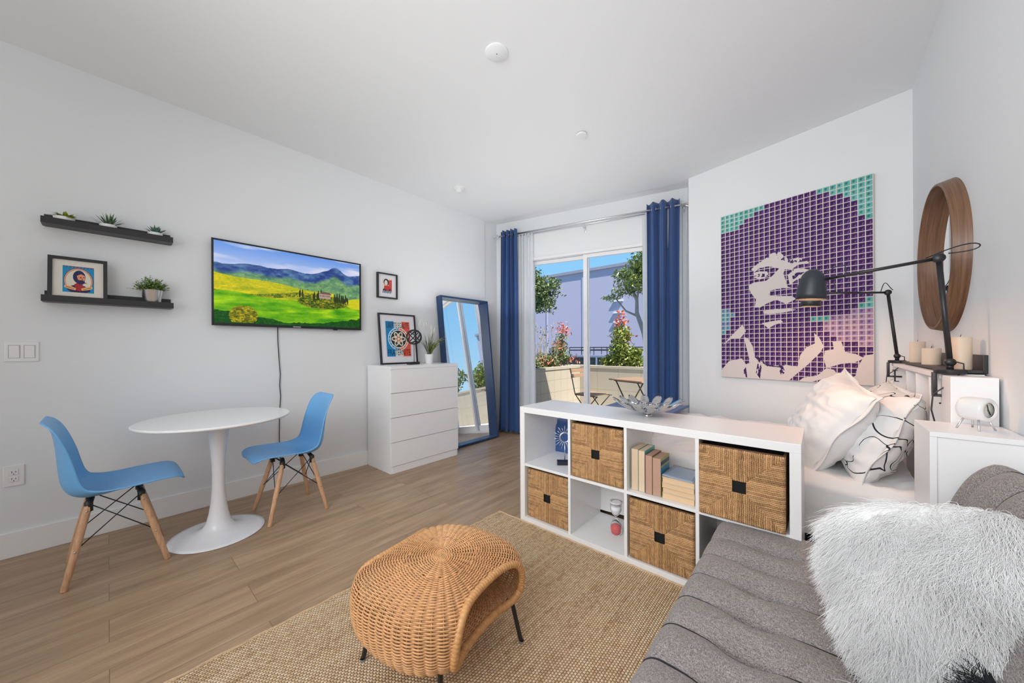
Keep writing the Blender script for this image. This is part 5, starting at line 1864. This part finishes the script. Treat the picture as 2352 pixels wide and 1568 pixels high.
# ================================================================== furry cushion
FC = thing('furry_cushion', 'large fluffy white long-haired cushion leaning on the futon back', 'cushion')
FCM = Matrix.Translation((.212, 1.205, .622)) @ basis((.93, .36, -.03), (-.25, -.80, .42))
FC.matrix_world = FCM
fw, fh, fd = .36, .37, .15
def fur_s(sgn):
    def f(a, b):
        x, z = a * 2 - 1, b * 2 - 1
        inf = max(0, (1 - abs(x) ** 2.5)) ** .5 * max(0, (1 - abs(z) ** 2.5)) ** .5
        rc = 1 - .17 * x * x * z * z
        return Vector((x * fw / 2 * rc, sgn * inf * fd / 2, z * fh / 2 * rc))
    return f
obj('cushion_body', MB().grid(fur_s(-1), 24, 24).grid(fur_s(1), 24, 24), mat('white_fur_base', (.80, .80, .80), .9), FC, smooth=True)
def locks(n, pos, seed, L0, L1, r0, down, up_out, hang=1.0):
    q = random.Random(seed)
    vs, fs = [], []
    for i in range(n):
        p, nr = pos(q)
        L = q.uniform(L0, L1)
        # combed direction: with gravity, split in tufts by a slow noise
        wv_ = Vector((noise.noise(p * 11 + Vector((3, 0, 0))), noise.noise(p * 11 + Vector((0, 7, 0))), noise.noise(p * 11 + Vector((0, 0, 5))))) + .45 * Vector((noise.noise(p * 45), noise.noise(p * 45 + Vector((0, 7, 0))), noise.noise(p * 45 + Vector((0, 0, 5)))))
        d = (nr * up_out + down * hang + wv_ * .75 + Vector((q.gauss(0, .16), q.gauss(0, .16), q.gauss(0, .16)))).normalized()
        nseg = 5
        curl = q.uniform(.15, .5)
        side = d.cross(nr)
        side = side.normalized() if side.length > 1e-4 else d.orthogonal().normalized()
        c = p - nr * .004
        cd = (nr * .9 + d * .6).normalized()
        o = len(vs)
        r = r0 * q.uniform(.7, 1.3)
        ph = q.random() * 6
        for k in range(nseg + 1):
            t = k / nseg
            rr = r * (1 - t) ** .6 + .0001
            s2 = cd.cross(side).normalized()
            for g in range(3):
                an_ = g * 2 * PI / 3
                vs.append(c + side * math.cos(an_) * rr + s2 * math.sin(an_) * rr)
            cd = (cd * .62 + d * .45 + side * curl * math.sin(ph + t * 5) + down * .10 * t).normalized()
            c = c + cd * (L / nseg)
        for k in range(nseg):
            for g in range(3):
                g2 = (g + 1) % 3
                fs.append((o + k * 3 + g, o + k * 3 + g2, o + k * 3 + 3 + g2, o + k * 3 + 3 + g))
    return vs, fs
def fpos(q):
    while True:
        sgn = -1 if q.random() < .80 else 1
        a, b = q.random(), q.random()
        if q.random() < .22:
            if q.random() < .5:
                a = q.choice((0.004, .996)) + q.uniform(-.003, .003)
            else:
                b = q.choice((0.004, .996)) + q.uniform(-.003, .003)
        p = fur_s(sgn)(a, b)
        e1 = fur_s(sgn)(min(a + .01, 1), b) - fur_s(sgn)(max(a - .01, 0), b)
        e2 = fur_s(sgn)(a, min(b + .01, 1)) - fur_s(sgn)(a, max(b - .01, 0))
        n_ = e1.cross(e2)
        if n_.length < 1e-9:
            continue
        n_ = n_.normalized() * (1 if sgn < 0 else -1)
        if n_.y * sgn < 0:
            n_ = -n_
        ed = Vector((a * 2 - 1, 0, b * 2 - 1))
        n_ = (n_ + ed * .5 * max(abs(ed.x), abs(ed.z)) ** 4).normalized()
        return p, n_
dn = FCM.to_3x3().inverted() @ Vector((-.02, -.02, -1))
mb = MB()
V_, F_ = locks(42000, fpos, 5, .05, .095, .00052, dn.normalized(), .50, 1.0)
mb.add(V_, F_)
fur_m = mat('white_fur', (.95, .95, .95), .7, var=.03, spec=.3)
fur_m.node_tree.nodes['Principled BSDF'].inputs['Subsurface Weight'].default_value = 0.0
fo = obj('fur', mb, fur_m, FC, smooth=True)
fo['kind'] = 'stuff'

# dark and white furry throw at the near edge of the futon
TH = thing('furry_throw', 'dark shaggy throw with white tips in the crease of the futon under the furry cushion', 'throw blanket')
TPL = [(.08, .392), (.120, .394), (.150, .400), (.172, .420), (.190, .455), (.203, .49), (.215, .525), (.232, .565)]
def thr(a, b):
    x = a * (len(TPL) - 1)
    i = min(int(x), len(TPL) - 2)
    f = x - i
    u, z = TPL[i][0] * (1 - f) + TPL[i + 1][0] * f, TPL[i][1] * (1 - f) + TPL[i + 1][1] * f
    v = .93 + .47 * b + .03 * nz(a, b, 1.0, 3.0)
    w_ = .010 * nz(a, b * 2, 4.0, 3.0)
    return Vector((u - w_, v, z + w_))
obj('throw_body', MB().grid(thr, 26, 36), mat('black_fur_base', (.006, .007, .012), .9), TH, smooth=True, solid=.008)
def tpos(q):
    a, b = q.uniform(.01, .99), q.uniform(.01, .99)
    return thr(a, b), Vector((-.6, -.1, .7)).normalized()
mb = MB()
V_, F_ = locks(7000, tpos, 9, .03, .055, .0011, Vector((-.5, -.35, -.4)), .6, .8)
mb.add(V_, F_)
o = obj('dark_fur', mb, mat('black_fur', (.010, .012, .020), .7, var=.3), TH, smooth=True)
o['kind'] = 'stuff'
def tpos2(q):
    a, b = min(max(q.gauss(.35, .15), .03), .97), min(max(q.gauss(.60, .16), .03), .97)
    return thr(a, b) + Vector((-.006, 0, .008)), Vector((-.5, -.3, .75)).normalized()
mb = MB()
V_, F_ = locks(500, tpos2, 12, .05, .075, .0010, Vector((-.7, -.2, -.1)), .6, .8)
mb.add(V_, F_)
o = obj('white_fur_tips', mb, fur_m, TH, smooth=True)
o['kind'] = 'stuff'

# ================================================================== outside
def block_mat(nm, w, h):
    m, nt, b = new_mat(nm)
    tc = _n(nt, 'ShaderNodeTexCoord')
    br = _n(nt, 'ShaderNodeTexBrick')
    br.offset = 0.0
    br.inputs['Scale'].default_value = 1.0
    br.inputs['Brick Width'].default_value = w
    br.inputs['Row Height'].default_value = h
    br.inputs['Mortar Size'].default_value = .004
    br.inputs['Mortar Smooth'].default_value = .3
    br.inputs['Color1'].default_value = (.37, .325, .25, 1)
    br.inputs['Color2'].default_value = (.36, .315, .245, 1)
    br.inputs['Mortar'].default_value = (.26, .225, .17, 1)
    sp = _n(nt, 'ShaderNodeSeparateXYZ')
    cb2 = _n(nt, 'ShaderNodeCombineXYZ')
    sm = _n(nt, 'ShaderNodeMath', operation='ADD')
    nt.links.new(tc.outputs['Object'], sp.inputs[0])
    nt.links.new(sp.outputs['X'], sm.inputs[0])
    nt.links.new(sp.outputs['Y'], sm.inputs[1])
    nt.links.new(sm.outputs[0], cb2.inputs[0])
    nt.links.new(sp.outputs['Z'], cb2.inputs[1])
    nt.links.new(cb2.outputs[0], br.inputs['Vector'])
    nt.links.new(br.outputs['Color'], b.inputs['Base Color'])
    b.inputs['Roughness'].default_value = .9
    bp = _n(nt, 'ShaderNodeBump', Strength=.4, Distance=.004)
    bp.invert = True
    nt.links.new(br.outputs['Fac'], bp.inputs['Height'])
    nt.links.new(bp.outputs[0], b.inputs['Normal'])
    return m
GZ = -.65
M_CONC = mat('patio_concrete', (.70, .69, .66), .9, var=.06, vscale=8)
mb = MB().prism([(-3.60, 3.86), (-.95, 4.36), (-.95, 4.15), (4.2, 2.95), (4.2, 6.55), (-4.0, 6.55), (-4.0, 3.80)], -.14, -.02)
struct('patio', mb, M_CONC)
struct('street', MB().box(-60, 40, 6.6, 60, GZ - .2, GZ), mat('asphalt', (.16, .16, .165), .95, var=.15, vscale=5))
M_BLK2, M_BLK4 = block_mat('cream_block_small', .2, .205), block_mat('cream_block_large', .40, .41)
struct('planter_wall_side', MB().box(-3.50, -3.40, 3.90, 5.84, -.02, .79).box(-3.515, -3.385, 3.90, 5.83, .79, .833, .004), M_BLK2)
struct('planter_wall_front', MB().box(-3.50, 4.2, 5.84, 5.94, -.02, .79).box(-3.515, 4.2, 5.825, 5.955, .79, .833, .004), M_BLK4)
struct('planter_wall_outer', MB().box(-4.1, 4.2, 6.6, 6.7, GZ, .80).box(-4.1, -4.0, 3.9, 6.6, GZ, .80), M_BLK4)
tag(obj('planter_soil', MB().box(-3.99, 4.15, 5.945, 6.595, .55, .74).box(-3.99, -3.505, 3.92, 5.94, .55, .74), mat('soil', (.12, .08, .05), .95, var=.3)), 'brown soil filling the block planter', 'soil', kind='stuff')

M_SLAT = wood_mat('acacia_slats', (.24, .13, .065), (.40, .27, .17), (3, 20, 20), .6)
TB = thing('folding_table', 'small folding patio table with slatted wooden top and crossed black legs', 'table', (-1.95, 4.99, -.02), (0, 0, R(-21)))
for k in range(8):
    y = -.255 + k * .073
    obj('slat', MB().box(-.30, .30, y - .029, y + .029, .712, .730, .002), M_SLAT, TB)
f = MB()
for y in (-.20, .20):
    f.tube([(-.27, y, .70), (.27, y, .70)], .009, 6)
    f.tube([(-.24, y, .70), (.22, y, .0)], .009, 8).tube([(.24, y * .9, .70), (-.22, y * .9, .0)], .009, 8)
f.tube([(.22, -.2, .01), (.22, .2, .01)], .009, 6).tube([(-.22, -.18, .01), (-.22, .18, .01)], .009, 6)
obj('folding_frame', f, mat('brown_black_steel', (.03, .024, .022), .5), TB, smooth=True)
CHR = thing('folding_chair', 'folding patio chair with slatted wooden seat on the balcony beside the small table', 'chair', (-2.66, 4.96, -.02), (0, 0, R(-98)))
for k in range(5):
    y = -.16 + k * .075
    obj('seat_slat', MB().box(-.20, .20, y - .030, y + .030, .460, .475, .002), M_SLAT, CHR)
for z in (.74, .82):
    obj('back_slat', MB().box(-.19, .19, -.27 - (z - .7) * .2, -.255 - (z - .7) * .2, z - .028, z + .028, .002), M_SLAT, CHR)
f = MB()
for x in (-.185, .185):
    f.tube([(x, -.30, .86), (x, -.20, .46), (x, .22, .0)], .008, 8)
    f.tube([(x * .9, .20, .455), (x * .9, -.22, .0)], .008, 8)
    f.tube([(x, -.20, .452), (x, .22, .452)], .007, 6)
obj('folding_frame', f, bpy.data.materials['brown_black_steel'], CHR, smooth=True)

def blob_tree(name, label, cat, base, trunk, crown, n, leaf, mats, group=None, tr=.05, seed=1, extra=None):
    """trunk and limbs as tubes; crown as list of (center, radii) filled with single leaves"""
    t = thing(name, label, cat, base, group=group)
    tk = MB()
    B = Vector(base)
    for path, r in trunk:
        m_ = len(path)
        tk.tube([Vector(p) - B for p in path], [r * (1 - .6 * i / max(1, m_ - 1)) for i in range(m_)], 8)
    obj('trunk' if cat == 'tree' else 'stems', tk, mats[1], t, smooth=True)
    q = random.Random(seed)
    lv = MB()
    tot = sum(c[1][0] * c[1][1] * c[1][2] for c in crown) or 1
    for c, rd in crown:
        k_ = int(n * (rd[0] * rd[1] * rd[2]) / tot)
        c = Vector(c) - B
        for _ in range(k_):
            while True:
                d = Vector((q.uniform(-1, 1), q.uniform(-1, 1), q.uniform(-1, 1)))
                if d.length <= 1:
                    break
            d = d * (.55 + .45 * d.length)
            p = c + Vector((d.x * rd[0], d.y * rd[1], d.z * rd[2]))
            p += Vector((noise.noise(p * 3), noise.noise(p * 3 + Vector((5, 0, 0))), noise.noise(p * 3 + Vector((0, 9, 0))))) * rd[0] * .35
            o = Vector((q.gauss(0, 1), q.gauss(0, 1), q.gauss(.5, .8))).normalized() * leaf * q.uniform(.6, 1.3)
            lv.blade(p, p + o, leaf * .42, (0, 0, -leaf * .15), 2, twist=Vector((q.random(), q.random(), q.random())))
    obj('foliage', lv, mats[0], t)
    if extra:
        ex = MB()
        for c, rd, k_ in extra[0]:
            c = Vector(c) - B
            for _ in range(k_):
                d = Vector((q.gauss(0, .5), q.gauss(0, .5), q.gauss(0, .5)))
                p = c + Vector((d.x * rd[0], d.y * rd[1], d.z * rd[2]))
                o = Vector((q.gauss(0, 1), q.gauss(0, 1), q.gauss(.8, .8))).normalized() * leaf * q.uniform(.6, 1.2)
                ex.blade(p, p + o, leaf * .45, (0, 0, 0), 2, twist=Vector((q.random(), q.random(), q.random())))
        obj('red_leaves', ex, extra[1], t)
    return t
LG = leaf_mat('photinia_leaves', (.08, .14, .015), (.42, .46, .12), 14)
LG2 = leaf_mat('olive_grey_leaves', (.06, .095, .03), (.26, .31, .11), 8)
LG3 = leaf_mat('yellow_green_leaves', (.10, .14, .02), (.38, .42, .11), 6)
LR = leaf_mat('red_new_leaves', (.50, .08, .04), (.75, .26, .17), 20)
BARK = mat('pale_bark', (.32, .29, .26), .9, var=.2, vscale=20)
BARK2 = mat('grey_bark', (.22, .18, .14), .9, var=.3, vscale=20)
PG_ = 'shrubs in the planter'
blob_tree('photinia_shrub', 'bushy red-tipped green shrub in the planter behind the small table', 'shrub', (-2.74, 6.27, .74),
          [([(-2.74, 6.27, .70), (-2.76, 6.27, 1.2), (-2.72, 6.26, 1.55)], .015), ([(-2.74, 6.27, .75), (-2.9, 6.3, 1.2)], .01), ([(-2.74, 6.27, .75), (-2.55, 6.25, 1.15)], .01)],
          [((-2.72, 6.27, 1.04), (.33, .21, .26)), ((-2.78, 6.27, 1.36), (.20, .17, .22)), ((-2.5, 6.27, .97), (.18, .16, .18)), ((-3.0, 6.27, .90), (.22, .16, .11))], 2300, .085, (LG, BARK2), PG_, seed=3,
          extra=([((-2.76, 6.25, 1.66), (.12, .08, .14), 60), ((-2.66, 6.25, 1.30), (.16, .1, .14), 26), ((-2.86, 6.25, 1.52), (.05, .05, .08), 14)], LR))
blob_tree('photinia_shrub', 'red-topped shrub in the planter at the left pane of the balcony door', 'shrub', (-3.72, 5.62, .74),
          [([(-3.72, 5.62, .70), (-3.70, 5.66, 1.2), (-3.68, 5.68, 1.5)], .014), ([(-3.72, 5.62, .75), (-3.78, 5.3, 1.1)], .01)],
          [((-3.70, 5.60, 1.02), (.18, .30, .22)), ((-3.68, 5.66, 1.28), (.12, .18, .18)), ((-3.7, 5.3, .90), (.18, .3, .12))], 1500, .060, (LG2, BARK2), PG_, seed=5,
          extra=([((-3.67, 5.66, 1.50), (.10, .20, .12), 120), ((-3.66, 5.50, 1.20), (.1, .2, .12), 60), ((-3.66, 5.95, .92), (.1, .25, .08), 50), ((-3.62, 5.2, .88), (.1, .3, .06), 40)], LR))
# dry stalks
DS = thing('dry_stalks', 'thin dry lavender stalks rising from the planter beside the sheer curtain', 'plant', (-3.72, 4.95, .74), group=None)
q = random.Random(21)
sk, sd = MB(), MB()
for i in range(70):
    x, y = q.uniform(-.16, .16), q.uniform(-.75, .45)
    hgt = q.uniform(.25, .85)
    lean = Vector((q.uniform(-.10, .12), q.uniform(-.12, .12), hgt))
    b = Vector((x, y, 0))
    sk.tube([b, b + lean * .5 + Vector((0, q.uniform(-.02, .02), .02)), b + lean], .0035, 4)
    for k in range(4):
        p = b + lean * (1 - .07 * k)
        sd.blade(p, p + Vector((q.uniform(-.02, .02), q.uniform(-.02, .02), .03)), .02, (0, 0, 0), 2)
obj('stalks', sk, mat('dry_stalk', (.30, .28, .20), .9, var=.3), DS)
obj('seed_heads', sd, mat('dry_seed', (.26, .20, .20), .9, var=.3), DS)
for k, (x, y, s_, lb) in enumerate(((-3.66, 4.55, 1, 'low green-brown shrub in the planter just beyond the sheer curtain'), (-3.70, 5.10, 2, 'low grassy shrub in the planter between the dry stalks'))):
    blob_tree('low_shrub', lb, 'shrub', (x, y, .74), [([(x, y, .7), (x, y, .95)], .01)], [((x, y, .90), (.2, .34, .16))], 900, .055, (LG2, BARK2), PG_, seed=30 + k,
              extra=([((x + .05, y, .93), (.12, .3, .08), 30)], LR))
blob_tree('street_tree', 'pale-trunked tree with yellow-green crown beyond the right pane', 'tree', (-2.95, 8.05, GZ),
          [([(-2.93, 8.05, GZ), (-2.95, 8.03, 1.2), (-3.00, 8.0, 1.50), (-3.16, 8.0, 1.95), (-3.16, 8.0, 2.25), (-3.28, 8.0, 2.55)], .075),
           ([(-3.14, 8.0, 1.88), (-3.42, 8.0, 2.02), (-3.66, 8.0, 2.32), (-3.9, 8.0, 2.42)], .026), ([(-3.16, 8.0, 2.25), (-3.10, 8.0, 2.6), (-2.7, 8, 2.8)], .03)],
          [((-3.10, 8.0, 2.75), (.55, .5, .30)), ((-2.85, 8.0, 3.15), (.45, .45, .34)), ((-3.45, 8.0, 2.45), (.32, .3, .12)), ((-2.5, 8.0, 2.7), (.5, .4, .5)), ((-3.78, 8, 2.36), (.22, .2, .07))], 6000, .085, (LG3, BARK), seed=8)
blob_tree('street_tree', 'round dark green tree crown at the left pane of the balcony door', 'tree', (-6.85, 9.0, GZ),
          [([(-8.2, 9.0, GZ), (-8.0, 9.0, 1.6), (-7.5, 9.0, 2.6)], .09), ([(-7.6, 9, 2.4), (-6.7, 9, 2.7)], .03)],
          [((-6.75, 9.0, 2.95), (.75, .7, .55)), ((-6.55, 9.0, 2.55), (.42, .5, .32)), ((-7.3, 9, 3.1), (.8, .7, .5))], 6200, .11, (LG2, BARK2), seed=9)
# shrubs that the floor mirror reflects
for k, (x, y, w_, h_, lb) in enumerate(((-1.3, 6.2, .45, .5, 'leafy shrub in the planter hidden behind the right blue curtain'), (-.2, 6.2, .5, .6, 'wide leafy shrub in the planter, seen only in the floor mirror, nearer the door'), (1.1, 6.2, .55, .7, 'tall leafy shrub in the planter, seen only in the floor mirror, farther from the door'))):
    blob_tree('planter_shrub', lb, 'shrub', (x, y, .74), [([(x, y, .7), (x, y, .9 + h_ * .5)], .015)], [((x, y, .80 + h_ * .5), (w_, .25, h_ * .55))], 1300, .08, (LG, BARK2), PG_, seed=50 + k)

# neighbouring building
M_LAV = mat('lavender_render', (.42, .41, .53), .9, var=.03, vscale=.4)
BD_ = thing('neighbouring_building', 'large plain lavender building wall beyond the balcony', 'building', (0, 20, GZ))
obj('wall', MB().box(-32, 14, 0, 8, 0, 6.62), M_LAV, BD_)
obj('parapet_cap', MB().box(-32.1, 14.1, -.10, 8.1, 6.62, 6.80), mat('grey_parapet', (.30, .30, .36), .7, var=.15, vscale=2), BD_)
for x in (-18.5, -14.2, -11.4, -7.2, -5.2):
    obj('wall_joint', MB().box(x - .05, x + .05, -.03, 0, 0, 6.62), M_LAV, BD_)
for x in (-9.0,):
    for z in (4.55, 3.85, 3.3):
        obj('wall_light', MB().box(x - .30, x + .30, -.12, -.01, z, z + .07), M_PLATE, BD_)

def car(label, x0, y0, L, body, rack, rot=0.0):
    t = thing('parked_car', label, 'car', (x0, y0, GZ), (0, 0, rot), 'cars parked beyond the planter')
    side = [(0, .35), (0, .82), (.10, .95), (.30 * L - .25, 1.02), (L - .35, 1.05), (L - .02, .98), (L, .5), (L - .05, .32)]
    XM = Matrix(((1, 0, 0, 0), (0, 0, 1, 0), (0, 1, 0, 0), (0, 0, 0, 1)))
    bd = MB().prism(side, 0, 1.8, mtx=XM)
    obj('body', bd, body, t, angle=30)
    gh = [(.20 * L, 1.0), (.34 * L, 1.50), (.42 * L, 1.56), (.80 * L, 1.57), (.93 * L, 1.48), (.985 * L, 1.03)]
    obj('window_band', MB().prism(gh, .10, 1.70, mtx=XM), mat('tinted_glass', (.02, .025, .03), .08), t, angle=30)
    rf = [(.345 * L, 1.51), (.42 * L, 1.575), (.80 * L, 1.585), (.93 * L, 1.50), (.925 * L, 1.47), (.80 * L, 1.53), (.42 * L, 1.53), (.355 * L, 1.48)]
    obj('roof', MB().prism(rf, .08, 1.72, mtx=XM), body, t, angle=30)
    for k, x in enumerate((.20 * L, .345 * L, .62 * L, .93 * L)):
        x2 = [.345 * L, .355 * L, .62 * L, .985 * L][k]
        if k:
            obj('pillar', MB().tube([(x, .09, 1.50 if k != 2 else 1.53), (x2 if k != 1 else .215 * L, .07, 1.02)], .03, 6), body, t)
    for x in (.19 * L, .80 * L):
        w_ = obj('wheel', MB().lathe([(0, -.01), (.20, -.01), (.33, .0), (.345, .04), (.345, .20), (.33, .22), (0, .22)], 28, mtx=Matrix.Translation((x, .0, .345)) @ Matrix.Rotation(R(-90), 4, 'X')), mat('tyre', (.02, .02, .02), .9), t, angle=30)
        obj('hub', MB().lathe([(0, -.02), (.19, -.02), (.20, -.005)], 20, mtx=Matrix.Translation((x, .0, .345)) @ Matrix.Rotation(R(-90), 4, 'X')), M_GALV, w_, angle=30)
    if rack:
        r_ = MB()
        for y in (.25, 1.55):
            r_.tube([(.40 * L, y, 1.74), (.86 * L, y, 1.74)], .018, 6)
            r_.tube([(.40 * L, y, 1.82), (.86 * L, y, 1.82)], .014, 6)
        for k in range(6):
            x = .40 * L + k * .092 * L
            r_.tube([(x, .25, 1.82), (x, .25, 1.60)], .012, 6).tube([(x, 1.55, 1.82), (x, 1.55, 1.60)], .012, 6)
            r_.tube([(x, .25, 1.74), (x, 1.55, 1.74)], .012, 6)
        obj('roof_rack', r_, M_BLACK, t)
    return t
car('silver-blue off-roader with a black roof rack parked behind the planter', -7.6, 9.1, 4.5, mat('silver_blue_paint', (.22, .25, .34), .25, .3), True)
car('pale car parked behind the planter right of the shrub', -2.70, 9.6, 4.3, mat('pale_paint', (.34, .36, .43), .25, .2), False)
